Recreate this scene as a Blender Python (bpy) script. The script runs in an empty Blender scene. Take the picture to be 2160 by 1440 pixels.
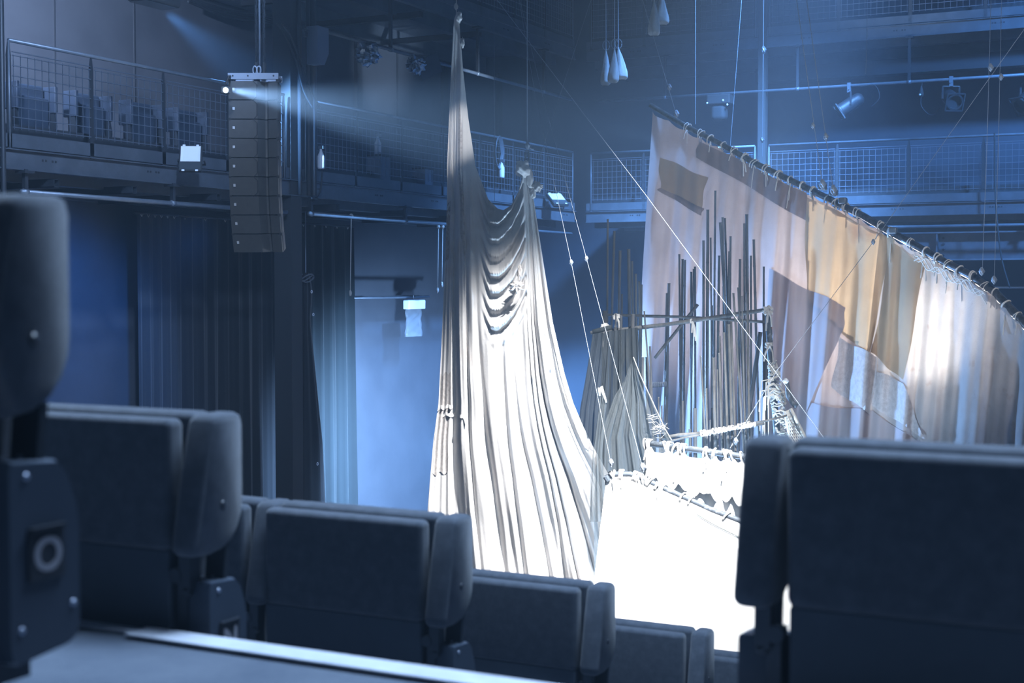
import bpy, math, random
from mathutils import Vector, Matrix
random.seed(7)
PI = math.pi
scene = bpy.context.scene
COL = scene.collection

# ------------------------------------------------------------------ frame of reference
EYE = 5.4                                   # eye height above the stage floor
YAW = math.radians(27.0)                    # camera looks 27 deg left of the stage axis (+Y)
PITCH = math.radians(2.291)
FPX = 3000.0                                # 50 mm on 36 mm at 2160 px
fw_h = Vector((-math.sin(YAW), math.cos(YAW), 0))
RIGHT = Vector((math.cos(YAW), math.sin(YAW), 0))
FWD = (fw_h * math.cos(PITCH) + Vector((0, 0, -math.sin(PITCH)))).normalized()
UP = RIGHT.cross(FWD).normalized()
CAM = Vector((0, 0, EYE))

def ray(px, py):
    return FWD + RIGHT * ((px - 1080) / FPX) + UP * (-(py - 720) / FPX)
def atD(px, py, d):                         # point at horizontal depth d
    r = ray(px, py); return CAM + r * (d / r.dot(fw_h))
def atX(px, py, X):
    r = ray(px, py); return CAM + r * (X / r.x)
def atY(px, py, Y):
    r = ray(px, py); return CAM + r * (Y / r.y)
def lerp(a, b, t): return a + (b - a) * t
def sm(a, b, x):
    t = max(0.0, min(1.0, (x - a) / (b - a))); return t * t * (3 - 2 * t)
def tab(pts, x):
    if x <= pts[0][0]: return pts[0][1]
    for (x0, y0), (x1, y1) in zip(pts, pts[1:]):
        if x <= x1: return y0 + (y1 - y0) * (x - x0) / (x1 - x0)
    return pts[-1][1]

# ------------------------------------------------------------------ mesh builder
class MB:
    def __init__(s): s.v = []; s.f = []
    def add(s, vs, fs):
        o = len(s.v); s.v += [Vector(v) for v in vs]; s.f += [tuple(i + o for i in f) for f in fs]; return s
    def box(s, a, b, bev=0.0):
        (x0, y0, z0), (x1, y1, z1) = a, b
        x0, x1 = sorted((x0, x1)); y0, y1 = sorted((y0, y1)); z0, z1 = sorted((z0, z1))
        if bev <= 0:
            return s.add([(x0,y0,z0),(x1,y0,z0),(x1,y1,z0),(x0,y1,z0),(x0,y0,z1),(x1,y0,z1),(x1,y1,z1),(x0,y1,z1)],
                  [(0,3,2,1),(4,5,6,7),(0,1,5,4),(1,2,6,5),(2,3,7,6),(3,0,4,7)])
        return s.rbox((x0,y0,z0),(x1,y1,z1),bev)
    def rbox(s, a, b, r, n=3):              # rounded box
        a = Vector(a); b = Vector(b); c = (a + b) / 2; h = (b - a) / 2
        r = min(r, *[x * .99 for x in h])
        N = 2 * n + 2
        def coord(i):                       # grid of 2n+2 samples: corner arcs
            if i <= n: return -1, -math.cos(PI/2 * i / n) if n else -1
            return 1, math.sin(PI/2 * (i - n - 1) / n)
        idx = {}
        def vert(p):
            k = tuple(round(q, 6) for q in p)
            if k not in idx:
                idx[k] = len(s.v); s.v.append(Vector(p))
            return idx[k]
        t = [-1 + i / n for i in range(n + 1)]
        for ax in range(3):
            for sg in (-1, 1):
                u, w = (ax + 1) % 3, (ax + 2) % 3
                ang = [math.tan(PI/4 * (-1 + i / n)) for i in range(n + 1)] + [math.tan(PI/4 * (i / n)) for i in range(n + 1)]
                grid = []
                for i in range(N):
                    row = []
                    for j in range(N):
                        su = -1 if i <= n else 1; sw = -1 if j <= n else 1
                        d = Vector((0, 0, 0)); d[ax] = sg
                        d[u] = ang[i] if i <= n else ang[i]
                        d[w] = ang[j] if j <= n else ang[j]
                        d = d.normalized()
                        p = Vector((0, 0, 0))
                        p[ax] = sg * (h[ax] - r); p[u] = su * (h[u] - r); p[w] = sw * (h[w] - r)
                        row.append(vert(c + p + d * r))
                    grid.append(row)
                for i in range(N - 1):
                    for j in range(N - 1):
                        q = (grid[i][j], grid[i+1][j], grid[i+1][j+1], grid[i][j+1])
                        if len(set(q)) < 3: continue
                        q = tuple(dict.fromkeys(q))
                        s.f.append(q if sg > 0 else q[::-1])
        return s
    def tube(s, pts, r, n=8, cap=True):
        pts = [Vector(p) for p in pts]; rs = r if isinstance(r, (list, tuple)) else [r] * len(pts)
        o = len(s.v); m = len(pts); ref = None
        for i, p in enumerate(pts):
            t = (pts[min(i + 1, m - 1)] - pts[max(i - 1, 0)])
            t = t.normalized() if t.length > 1e-9 else Vector((0, 0, 1))
            if ref is None:
                ref = t.orthogonal().normalized()
            ref = (ref - t * ref.dot(t))
            ref = ref.normalized() if ref.length > 1e-6 else t.orthogonal().normalized()
            b = t.cross(ref)
            for k in range(n):
                a = 2 * PI * k / n
                s.v.append(p + (ref * math.cos(a) + b * math.sin(a)) * rs[i])
        for i in range(m - 1):
            for k in range(n):
                k2 = (k + 1) % n
                s.f.append((o + i*n + k, o + i*n + k2, o + (i+1)*n + k2, o + (i+1)*n + k))
        if cap:
            s.f.append(tuple(o + k for k in range(n))[::-1]); s.f.append(tuple(o + (m-1)*n + k for k in range(n)))
        return s
    def bar(s, p, q, w, h, up=(0, 0, 1)):   # rectangular bar
        p = Vector(p); q = Vector(q); t = (q - p).normalized(); up = Vector(up)
        if abs(t.dot(up)) > .99: up = Vector((1, 0, 0))
        sd = t.cross(up).normalized(); u = sd.cross(t)
        vs = []
        for e in (p, q):
            for a, b in ((-1,-1),(1,-1),(1,1),(-1,1)): vs.append(e + sd * (a*w/2) + u * (b*h/2))
        return s.add(vs, [(0,1,2,3),(7,6,5,4),(0,4,5,1),(1,5,6,2),(2,6,7,3),(3,7,4,0)])
    def prism(s, poly, base, ex, ey, ez, depth):   # polygon in (ex,ey) extruded along ez
        base = Vector(base); ex = Vector(ex); ey = Vector(ey); ez = Vector(ez)
        n = len(poly)
        lo = [base + ex * a + ey * b for a, b in poly]; hi = [p + ez * depth for p in lo]
        return s.add(lo + hi, [tuple(range(n))[::-1], tuple(range(n, 2*n))] + [(i, (i+1) % n, n + (i+1) % n, n + i) for i in range(n)])
    def lathe(s, prof, base, axis, n=20):   # prof: (r, h)
        base = Vector(base); ax = Vector(axis).normalized(); e = ax.orthogonal().normalized(); g = ax.cross(e)
        o = len(s.v); m = len(prof)
        for r, h in prof:
            for k in range(n):
                a = 2*PI*k/n; s.v.append(base + ax*h + (e*math.cos(a) + g*math.sin(a))*max(r, 1e-4))
        for i in range(m - 1):
            for k in range(n):
                k2 = (k+1) % n; s.f.append((o+i*n+k, o+i*n+k2, o+(i+1)*n+k2, o+(i+1)*n+k))
        return s
    def grid(s, fn, nu, nv):
        o = len(s.v)
        for j in range(nv + 1):
            for i in range(nu + 1): s.v.append(Vector(fn(i / nu, j / nv)))
        for j in range(nv):
            for i in range(nu):
                a = o + j*(nu+1) + i; s.f.append((a, a+1, a+nu+2, a+nu+1))
        return s
    def blob(s, c, r, sq=(1,1,1), seed=0, amp=.15, n=14, freq=3.0):
        c = Vector(c); rnd = random.Random(seed); ph = [rnd.uniform(0, 6.28) for _ in range(6)]; o = len(s.v)
        for j in range(n + 1):
            th = PI * j / n
            for i in range(2*n):
                f = PI * i / n
                d = Vector((math.sin(th)*math.cos(f), math.sin(th)*math.sin(f), math.cos(th)))
                k = 1 + amp*(math.sin(freq*d.x*2+ph[0])*math.sin(freq*d.z*2+ph[1]) + .6*math.sin(freq*3*d.y+ph[2]+2*d.z) + .4*math.sin(freq*4*(d.x+d.z)+ph[3]))
                s.v.append(c + Vector((d.x*sq[0], d.y*sq[1], d.z*sq[2]))*(r*k))
        for j in range(n):
            for i in range(2*n):
                i2 = (i+1) % (2*n); s.f.append((o+j*2*n+i, o+(j+1)*2*n+i, o+(j+1)*2*n+i2, o+j*2*n+i2))
        return s
    def build(s, name, m, parent=None, smooth=False, label=None):
        if parent is not None:
            org = parent_world(parent)
        else:
            n = len(s.v); mz = min(v.z for v in s.v)
            org = Vector((sum(v.x for v in s.v)/n, sum(v.y for v in s.v)/n, mz))
        me = bpy.data.meshes.new(name)
        me.from_pydata([tuple(v - org) for v in s.v], [], s.f); me.update()
        import bmesh
        bm = bmesh.new(); bm.from_mesh(me)
        bmesh.ops.remove_doubles(bm, verts=bm.verts, dist=1e-6)
        if len(bm.faces) < 20000 and not getattr(s, 'open', False): bmesh.ops.recalc_face_normals(bm, faces=bm.faces)
        bm.to_mesh(me); bm.free()
        if smooth:
            for p in me.polygons: p.use_smooth = True
            if smooth == 'auto':
                try: me.set_sharp_from_angle(angle=math.radians(38))
                except Exception: pass
        me.materials.append(m)
        o = bpy.data.objects.new(name, me); COL.objects.link(o)
        if parent is not None: o.parent = parent
        else: o.location = org
        if label: o['label'] = label
        return o

WORLD = {}
def parent_world(o):
    w = Vector(o.location); p = o.parent
    while p is not None:
        w = w + Vector(p.location); p = p.parent
    return w
def tag(o, label, cat, group=None):
    o['label'] = label; o['category'] = cat
    if group: o['group'] = group
    return o
def thing(name, label, cat, loc, group=None):
    o = bpy.data.objects.new(name, None); COL.objects.link(o); o.location = Vector(loc); o.empty_display_size = .1
    return tag(o, label, cat, group)
def structure(o): o['kind'] = 'structure'; return o
def copy_tree(o, parent=None):
    c = o.copy(); COL.objects.link(c); c.parent = parent
    for ch in list(o.children): copy_tree(ch, c)
    return c

# ------------------------------------------------------------------ materials
def mat(name, col, rough=.6, metal=0.0, col2=None, nscale=8.0, lo=.4, hi=.65, bump=0.0, bscale=60.0, translucent=0.0, tcol=None, alpha=1.0, sheen=0.0, spec=.5, stretch=(1,1,1), col3=None, n3=2.0, lo3=.5, hi3=.7):
    m = bpy.data.materials.new(name); m.use_nodes = True
    nt = m.node_tree; N = nt.nodes; Lk = nt.links
    b = N['Principled BSDF']; out = N['Material Output']
    b.inputs['Roughness'].default_value = rough; b.inputs['Metallic'].default_value = metal
    b.inputs['Specular IOR Level'].default_value = spec
    if sheen: b.inputs['Sheen Weight'].default_value = sheen
    tc = N.new('ShaderNodeTexCoord'); mp = N.new('ShaderNodeMapping'); mp.inputs['Scale'].default_value = stretch
    Lk.new(tc.outputs['Object'], mp.inputs['Vector'])
    csock = None
    if col2 is not None:
        nz = N.new('ShaderNodeTexNoise'); nz.inputs['Scale'].default_value = nscale; nz.inputs['Detail'].default_value = 6; nz.inputs['Roughness'].default_value = .65
        Lk.new(mp.outputs['Vector'], nz.inputs['Vector'])
        rp = N.new('ShaderNodeValToRGB'); rp.color_ramp.elements[0].position = lo; rp.color_ramp.elements[1].position = hi
        rp.color_ramp.elements[0].color = (*col, 1); rp.color_ramp.elements[1].color = (*col2, 1)
        Lk.new(nz.outputs['Fac'], rp.inputs['Fac']); csock = rp.outputs['Color']
        if col3 is not None:
            n3n = N.new('ShaderNodeTexNoise'); n3n.inputs['Scale'].default_value = n3; n3n.inputs['Detail'].default_value = 4
            Lk.new(mp.outputs['Vector'], n3n.inputs['Vector'])
            mr = N.new('ShaderNodeMapRange'); mr.inputs['From Min'].default_value = lo3; mr.inputs['From Max'].default_value = hi3
            Lk.new(n3n.outputs['Fac'], mr.inputs['Value'])
            mx = N.new('ShaderNodeMix'); mx.data_type = 'RGBA'
            Lk.new(mr.outputs['Result'], mx.inputs['Factor']); Lk.new(csock, mx.inputs[6]); mx.inputs[7].default_value = (*col3, 1)
            csock = mx.outputs[2]
        Lk.new(csock, b.inputs['Base Color'])
    else:
        b.inputs['Base Color'].default_value = (*col, 1)
    nsock = None
    if bump:
        bz = N.new('ShaderNodeTexNoise'); bz.inputs['Scale'].default_value = bscale; bz.inputs['Detail'].default_value = 3
        Lk.new(mp.outputs['Vector'], bz.inputs['Vector'])
        bp = N.new('ShaderNodeBump'); bp.inputs['Strength'].default_value = bump; bp.inputs['Distance'].default_value = .01
        Lk.new(bz.outputs['Fac'], bp.inputs['Height']); nsock = bp.outputs['Normal']; Lk.new(nsock, b.inputs['Normal'])
    last = b.outputs['BSDF']
    if translucent:
        t = N.new('ShaderNodeBsdfTranslucent'); mx = N.new('ShaderNodeMixShader'); mx.inputs['Fac'].default_value = translucent
        if tcol is not None: t.inputs['Color'].default_value = (*tcol, 1)
        elif csock: Lk.new(csock, t.inputs['Color'])
        else: t.inputs['Color'].default_value = (*col, 1)
        if nsock: Lk.new(nsock, t.inputs['Normal'])
        Lk.new(last, mx.inputs[1]); Lk.new(t.outputs[0], mx.inputs[2]); last = mx.outputs[0]
    if alpha < 1:
        tr = N.new('ShaderNodeBsdfTransparent'); mx = N.new('ShaderNodeMixShader'); mx.inputs['Fac'].default_value = alpha
        Lk.new(tr.outputs[0], mx.inputs[1]); Lk.new(last, mx.inputs[2]); last = mx.outputs[0]
    Lk.new(last, out.inputs['Surface'])
    return m
def emit(name, col, strength):
    m = bpy.data.materials.new(name); m.use_nodes = True; N = m.node_tree.nodes
    e = N.new('ShaderNodeEmission'); e.inputs['Color'].default_value = (*col, 1); e.inputs['Strength'].default_value = strength
    m.node_tree.links.new(e.outputs[0], N['Material Output'].inputs['Surface']); return m

M = {}
M['fabric'] = mat('seat_fabric', (.055,.066,.085), .95, col2=(.075,.088,.112), nscale=30, bump=.25, bscale=700, sheen=.25, spec=.15)
M['seat_panel'] = mat('seat_back_panel', (.048,.064,.088), .55, col2=(.056,.074,.10), nscale=6, spec=.25)
M['seat_metal'] = mat('seat_bracket_metal', (.035,.045,.06), .45, .5)
M['end_panel'] = mat('row_end_panel', (.042,.058,.085), .4, col2=(.05,.066,.094), nscale=5, spec=.35)
M['screw'] = mat('screw_metal', (.35,.4,.5), .35, .8)
M['gallery_blue'] = mat('gallery_chair_blue', (.022,.036,.062), .6)
M['plate'] = mat('letter_plate', (.02,.025,.035), .4)
M['letter'] = mat('letter_paint', (.30,.30,.34), .6)
M['carpet'] = mat('carpet', (.085,.105,.14), .97, col2=(.125,.148,.185), nscale=9, lo=.3, hi=.75, bump=.5, bscale=450, spec=.1)
M['nosing'] = mat('nosing_aluminium', (.50,.53,.60), .5, .2, col2=(.42,.45,.52), nscale=14)
M['riser'] = mat('riser_paint', (.03,.038,.05), .7)
M['wall'] = mat('wall_paint', (.060,.068,.085), .75, col2=(.048,.055,.07), nscale=1.2, bump=.05, bscale=120, spec=.25)
M['wall_back'] = mat('wall_back_paint', (.052,.066,.09), .8, col2=(.042,.054,.075), nscale=.8, spec=.2)
M['floor'] = mat('stage_floor_paint', (.05,.055,.065), .55, col2=(.07,.078,.09), nscale=1.5)
M['trimdark'] = mat('wall_seam_dark', (.03,.035,.045), .7)
M['steel'] = mat('gallery_steel', (.070,.084,.105), .42, .3, col2=(.105,.125,.155), nscale=3.0, lo=.45, hi=.75)
M['steel_dark'] = mat('gallery_dark_steel', (.028,.033,.042), .5, .3)
M['steel_light'] = mat('gallery_light_steel', (.16,.19,.235), .45, .4, col2=(.12,.145,.18), nscale=4)
M['grating'] = mat('perforated_steel', (.035,.04,.05), .6, .3)
M['wire_mesh'] = mat('mesh_wire', (.13,.155,.20), .4, .5)
M['wire'] = mat('rigging_steel_wire', (.24,.28,.35), .5, .2)
M['rope'] = mat('rope', (.62,.60,.58), .9)
M['rope_dark'] = mat('rope_dark', (.10,.11,.13), .9)
M['speaker'] = mat('speaker_cabinet', (.075,.080,.088), .42, col2=(.085,.09,.098), nscale=20, spec=.5)
M['speaker_frame'] = mat('speaker_frame_metal', (.26,.31,.40), .5, .3)
M['black'] = mat('matt_black', (.018,.021,.026), .8)
M['curtain'] = mat('black_velvet', (.014,.016,.02), .97, spec=.1, sheen=.2)
M['curtain_g'] = mat('grey_velvet', (.030,.034,.040), .97, spec=.1, sheen=.2)
M['curtain_t'] = mat('teal_velvet', (.018,.024,.028), .97, spec=.1, sheen=.2)
M['bamboo'] = mat('weathered_bamboo', (.075,.078,.082), .7, col2=(.15,.15,.15), nscale=14, stretch=(1,1,.12), bump=.3, bscale=50)
M['bamboo_dark'] = mat('dark_bamboo', (.045,.047,.052), .75, col2=(.10,.10,.105), nscale=16, stretch=(1,1,.12), bump=.3, bscale=50)  # a darker tone of bamboo
M['pipe'] = mat('painted_pipe', (.075,.09,.11), .55, .1, col2=(.22,.25,.29), nscale=22, lo=.52, hi=.66)
M['yard'] = mat('yard_pipe', (.06,.065,.075), .3, .6, col2=(.16,.17,.19), nscale=12)
M['cloth'] = mat('canvas_white', (.80,.78,.77), .95, col2=(.74,.715,.70), nscale=2.5, col3=(.56,.47,.41), n3=1.3, lo3=.60, hi3=.85, translucent=.05, bump=.25, bscale=35, spec=.1)
M['cloth_hull'] = mat('canvas_hull', (.85,.85,.85), .95, col2=(.80,.80,.80), nscale=2.0, bump=.12, bscale=8, spec=.1)
M['cloth_stain'] = mat('canvas_stained', (.60,.56,.54), .95, col2=(.40,.36,.34), nscale=26, lo=.45, hi=.7, bump=.4, bscale=60, spec=.1)
M['sail'] = mat('sail_cloth', (.50,.43,.425), .95, col2=(.44,.365,.35), nscale=1.6, col3=(.38,.26,.21), n3=.9, lo3=.58, hi3=.8, translucent=.55, bump=.2, bscale=40, spec=.1)
M['sail_yoke'] = mat('sail_yoke_cloth', (.30,.235,.22), .95, col2=(.36,.28,.26), nscale=3, translucent=.40, spec=.1)
M['sail_orange'] = mat('sail_orange_patch', (.58,.44,.29), .95, col2=(.52,.385,.25), nscale=2, col3=(.36,.19,.11), n3=1.4, lo3=.60, hi3=.78, translucent=.6, bump=.3, bscale=200, spec=.1)
M['sail_tan'] = mat('sail_tan_patch', (.50,.39,.27), .95, col2=(.46,.35,.25), nscale=2, translucent=.55, spec=.1)
M['sail_mauve'] = mat('sail_mauve_patch', (.40,.345,.36), .95, col2=(.43,.36,.35), nscale=2, translucent=.40, spec=.1)
M['sail_white'] = mat('sail_white_cloth', (.60,.575,.575), .95, col2=(.52,.485,.48), nscale=2.2, col3=(.45,.38,.36), n3=7, lo3=.62, hi3=.8, translucent=.62, bump=.2, bscale=60, spec=.1)
M['lace'] = mat('lace_cloth', (.62,.58,.58), .95, col2=(.50,.46,.46), nscale=20, translucent=.45, bump=.5, bscale=120, spec=.1)
M['net_grey'] = mat('grey_netting', (.045,.052,.058), .95, col2=(.034,.04,.045), nscale=6, stretch=(2,2,.4), translucent=.15, alpha=.90, spec=.1)
M['net_sheer'] = mat('sheer_netting', (.13,.145,.155), .95, col2=(.095,.11,.12), nscale=10, stretch=(2,2,.4), translucent=.2, alpha=.66, spec=.1)
M['net_cord'] = mat('net_cord', (.60,.58,.54), .9)
M['sandbag'] = mat('sandbag_cloth', (.36,.37,.39), .9, col2=(.29,.30,.33), nscale=8, bump=.4, bscale=40)
M['foil'] = mat('crumpled_foil', (.35,.42,.5), .28, .9, bump=.9, bscale=22)
M['white_plastic'] = mat('white_plastic', (.72,.76,.84), .4)
M['reflector'] = mat('floodlight_reflector', (.80,.84,.92), .25, .1)
M['box_grey'] = mat('grey_box', (.16,.20,.27), .5, .2)
M['plastic_bag'] = mat('clear_plastic_bag', (.25,.28,.32), .3, alpha=.35)
M['glass'] = mat('lamp_glass', (.05,.06,.07), .08, .0, spec=.8)
M['led'] = emit('led_lamp_light', (.75,.87,1.0), 25)
M['orange'] = mat('orange_tape', (.55,.22,.10), .8)

# ------------------------------------------------------------------ the room
XL, YB = -13.4, 27.2                       # left and back wall
H_TOP = EYE + 8.0
XG, YG = -11.2, 24.9                       # gallery fronts
structure(MB().box((XL-.2, -3, -.15), (14, YB+.2, 0)).build('floor', M['floor']))
structure(MB().box((XL-.2, -3, 0), (XL, YB+.2, H_TOP)).build('wall_left', M['wall']))
structure(MB().box((XL, YB, 0), (14, YB+.2, H_TOP)).build('wall_back', M['wall_back']))
structure(MB().box((XL-.2, 7.5, H_TOP), (14, YB+.2, H_TOP+.15)).build('ceiling', M['black']))
k = 0
for px, w in ((115, .02), (283, .02), (752, .16), (838, .05), (934, .16), (1050, .16)):
    p = atX(px, 150, XL); k += 1
    structure(MB().box((XL, p.y - w/2, EYE+1.5), (XL+(.012 if w < .1 else .07), p.y + w/2, EYE+4.25)).build('trim_%d' % k, M['trimdark']))

# ------------------------------------------------------------------ seating terrace and seats
SEAT_H = .755
ROWS = {'O': (1.30, .105, -1.26), 'N': (2.20, -.246, -1.70), 'M': (3.11, -.574, -1.69), 'L': (4.02, -.916, -1.685), 'K': (4.94, -1.258, -1.68), 'J': (5.86, -1.58, -1.66)}
PLAT = {r: EYE + v[1] - SEAT_H for r, v in ROWS.items()}
terr = MB()
edges = []
YE = 2.03
ys = [('O', -1.6, YE), ('N', YE, 2.94), ('M', 2.94, 3.85), ('L', 3.85, 4.77), ('K', 4.77, 5.69), ('J', 5.69, 7.1)]
for r, y0, y1 in ys:
    terr.box((-6.5, y0, 0), (3.2, y1, PLAT[r]))
terrace = thing('seating_terrace', 'stepped audience terrace carpeted blue grey with pale metal edge strips', 'terrace', (-1.5, 2.0, 0))
terr.build('step', M['carpet'], terrace)
b = MB()
b.prism([(-.022, .0), (.012, .0), (.012, -.05), (.004, -.05), (.004, -.004), (-.022, -.004)], (-6.5, YE, PLAT['O']+.006), (0,1,0), (0,0,1), (1,0,0), 4.70)
b.build('nosing', M['nosing'], terrace, label='narrow pale metal edge strip')
b = MB()
b.prism([(-.048, .0), (.014, .0), (.014, -.06), (.004, -.06), (.004, -.004), (-.048, -.004)], (-1.81, YE, PLAT['O']+.010), (0,1,0), (0,0,1), (1,0,0), 5.0)
b.build('nosing', M['nosing'], terrace, label='wider pale metal edge strip across the aisle')

def letter_mesh(ch, size):
    cu = bpy.data.curves.new('letter', 'FONT'); cu.body = ch; cu.size = size; cu.align_x = 'CENTER'; cu.align_y = 'CENTER'; cu.extrude = .0008; cu.offset = .0012
    o = bpy.data.objects.new('tmp', cu); COL.objects.link(o)
    dg = bpy.context.evaluated_depsgraph_get(); me = bpy.data.meshes.new_from_object(o.evaluated_get(dg))
    bpy.data.objects.remove(o); return me

def make_seat(label, loc, end=None, side=1, letter=None, group='tip-up seats of the terrace'):
    """faces +Y; local x: cushion -.25..+.21, armrest on the side's end"""
    s = side
    t = thing('tip_up_seat', label, 'seat', loc, group)
    L = Vector(loc)
    def P(x, y, z): return (L.x + s*x, L.y + y, L.z + z)
    def bx(x0, y0, z0, x1, y1, z1, r): 
        a = P(x0, y0, z0); c = P(x1, y1, z1)
        lo = [min(a[i], c[i]) for i in range(3)]; hi = [max(a[i], c[i]) for i in range(3)]
        return MB().rbox(lo, hi, r)
    bx(-.262, .000, .497, .212, .052, .748, .016).build('backrest', M['fabric'], t, True)
    bx(-.258, .060, .33, .224, .125, .757, .018).build('seat_cushion', M['fabric'], t, True)
    bx(-.262, .006, .13, .208, .030, .500, .006).build('back_panel', M['seat_panel'], t, 'auto')
    # folded-up armrest pad
    prof = [(.034,.742),(.040,.752),(.052,.757),(.112,.757),(.122,.752),(.126,.740),(.126,.585),(.122,.560),(.110,.535),(.090,.512),(.064,.500),(.030,.494),(-.012,.496),(-.020,.502),(-.019,.520),(.010,.65)]
    ox = .232
    a = MB()
    n = len(prof)
    cy = sum(q[0] for q in prof)/n; cz = sum(q[1] for q in prof)/n
    rings = [(0, .90), (.006, .97), (.014, 1.0), (.046, 1.0), (.054, .97), (.060, .90)]
    vs = []; fs = []
    for dx, sc in rings:
        for (py, pz) in prof: vs.append(P(ox+dx, cy+(py-cy)*sc, cz+(pz-cz)*(1-(1-sc)*.5)))
    for i in range(len(rings)-1):
        for k in range(n): fs.append((i*n+k, i*n+(k+1) % n, (i+1)*n+(k+1) % n, (i+1)*n+k))
    fs.append(tuple(range(n))); fs.append(tuple((len(rings)-1)*n + k for k in range(n))[::-1])
    a.add(vs, fs); a.build('armrest', M['fabric'], t, True)
    MB().lathe([(.0001,0),(.008,0),(.009,.003),(.0001,.004)], P(ox+.0585, .062, .585), (s,0,0), 12).build('armrest_button', M['plate'], t, True)
    # pivot bracket, strut, beam, leg
    br = MB()
    a0 = P(.236, .0, .43); c0 = P(.262, .030, .52); br.box([min(a0[i],c0[i]) for i in range(3)], [max(a0[i],c0[i]) for i in range(3)])
    a0 = P(.222, .012, .14); c0 = P(.246, .05, .46); br.box([min(a0[i],c0[i]) for i in range(3)], [max(a0[i],c0[i]) for i in range(3)])
    br.bar(P(.262, .085, .51), P(.262, .075, .42), .012, .045)
    br.lathe([(.0001,0),(.014,0),(.014,.012),(.0001,.012)], P(.228, .010, .455), (0,-1,0), 12)
    br.lathe([(.0001,0),(.009,0),(.009,.010),(.0001,.010)], P(.252, .010, .425), (0,-1,0), 12)
    br.build('bracket', M['seat_metal'], t, 'auto')
    fr = MB()
    a0 = P(-.262, .05, .17); c0 = P(.24, .10, .23); fr.box([min(a0[i],c0[i]) for i in range(3)], [max(a0[i],c0[i]) for i in range(3)])
    fr.build('beam', M['seat_metal'], t)
    lg = MB()
    a0 = P(-.22, .055, 0); c0 = P(-.18, .095, .18); lg.box([min(a0[i],c0[i]) for i in range(3)], [max(a0[i],c0[i]) for i in range(3)])
    a0 = P(-.25, .0, 0); c0 = P(-.15, .15, .012); lg.box([min(a0[i],c0[i]) for i in range(3)], [max(a0[i],c0[i]) for i in range(3)])
    lg.build('leg', M['seat_metal'], t)
    if end:
        # row-end cover panel: rounded lower corners, chamfered upper front
        pr = [(.020,.445),(.095,.440),(.112,.425),(.128,.385),(.132,.36),(.132,.235),(.126,.219),(.110,.212),(.032,.203),(.020,.209),(.016,.222),(.016,.435)]
        b = MB(); n = len(pr); cy = .075; cz = .32
        vs = []; fs = []; rg = [(.226,.95),(.232,1.0),(.288,1.0),(.294,.95)]
        for x, sc in rg:
            for (py, pz) in pr: vs.append(P(x, cy+(py-cy)*sc, cz+(pz-cz)*(1-(1-sc)*.4)))
        for i in range(3):
            for k in range(n): fs.append((i*n+k, i*n+(k+1) % n, (i+1)*n+(k+1) % n, (i+1)*n+k))
        fs.append(tuple(range(n))); fs.append(tuple(3*n+k for k in range(n))[::-1])
        pan = b.add(vs, fs).build('end_panel', M['end_panel'], t, 'auto')
        for y, z in ((.045,.425),(.035,.245),(.118,.262)):
            MB().lathe([(.0001,.003),(.004,.0025),(.0048,0)], P(.2935, y, z), (s,0,0), 12).build('screw', M['screw'], pan, True)
        MB().lathe([(.0001,.003),(.004,.0025),(.0048,0)], P(.26, .07, .4435), (0,0,1), 12).build('screw', M['screw'], pan, True)
        if letter:
            pl = MB(); a0 = P(.292, .045, .300); c0 = P(.298, .103, .362)
            pl.rbox([min(a0[i],c0[i]) for i in range(3)], [max(a0[i],c0[i]) for i in range(3)], .002)
            pl.box([min(P(.292,.047,.360)[i], P(.302,.101,.364)[i]) for i in range(3)], [max(P(.292,.047,.360)[i], P(.302,.101,.364)[i]) for i in range(3)])
            plate = pl.build('letter_plate', M['plate'], pan, 'auto', label='black plate with the row letter %s' % letter)
            # letter is painted on the plate: joined as a second mesh on the plate's own object level
            me = letter_mesh(letter, .056)
            me.transform(Matrix.Rotation(PI/2, 4, 'X')); me.transform(Matrix.Rotation(PI/2*s, 4, 'Z'))
            base = parent_world(pan)
            c = Vector(P(.2985, .074, .328)) - base
            me.transform(Matrix.Translation(c)); me.materials.clear(); me.materials.append(M['letter'])
            o = bpy.data.objects.new('row_letter', me); COL.objects.link(o); o.parent = pan
    return t

def seat_at(row, k, label, **kw):
    Y, zt, xe = ROWS[row]
    return make_seat(label, (xe - .294 - .545*k, Y - .126, PLAT[row]), **kw)
seat_at('O', 0, 'aisle-end seat with row plate O, closest to the lens at the left edge', end=True, letter='O')
seat_at('N', 0, 'aisle-end seat of row N, behind the O plate, above the pale edge strip', end=True, letter='N')
seat_at('M', 0, 'aisle-end seat in front of row N, under the left edge of the hanging cloth', end=True)
seat_at('M', 1, 'second seat from the aisle, partly hidden behind the row N armrest')
seat_at('L', 0, 'aisle-end seat at bottom centre, below the tail of the white hanging cloth', end=True)
seat_at('K', 0, 'small far aisle-end seat right of bottom centre, below the white cloth hull', end=True)
seat_at('J', 0, 'farthest seat top, a dark strip left of the large right-hand seat', end=True)
Y, zt, xe = ROWS['N']
make_seat('large dark seat across the aisle filling the bottom right corner', (-.70+.294, Y-.05, PLAT['N']), end=True, side=-1)

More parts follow.
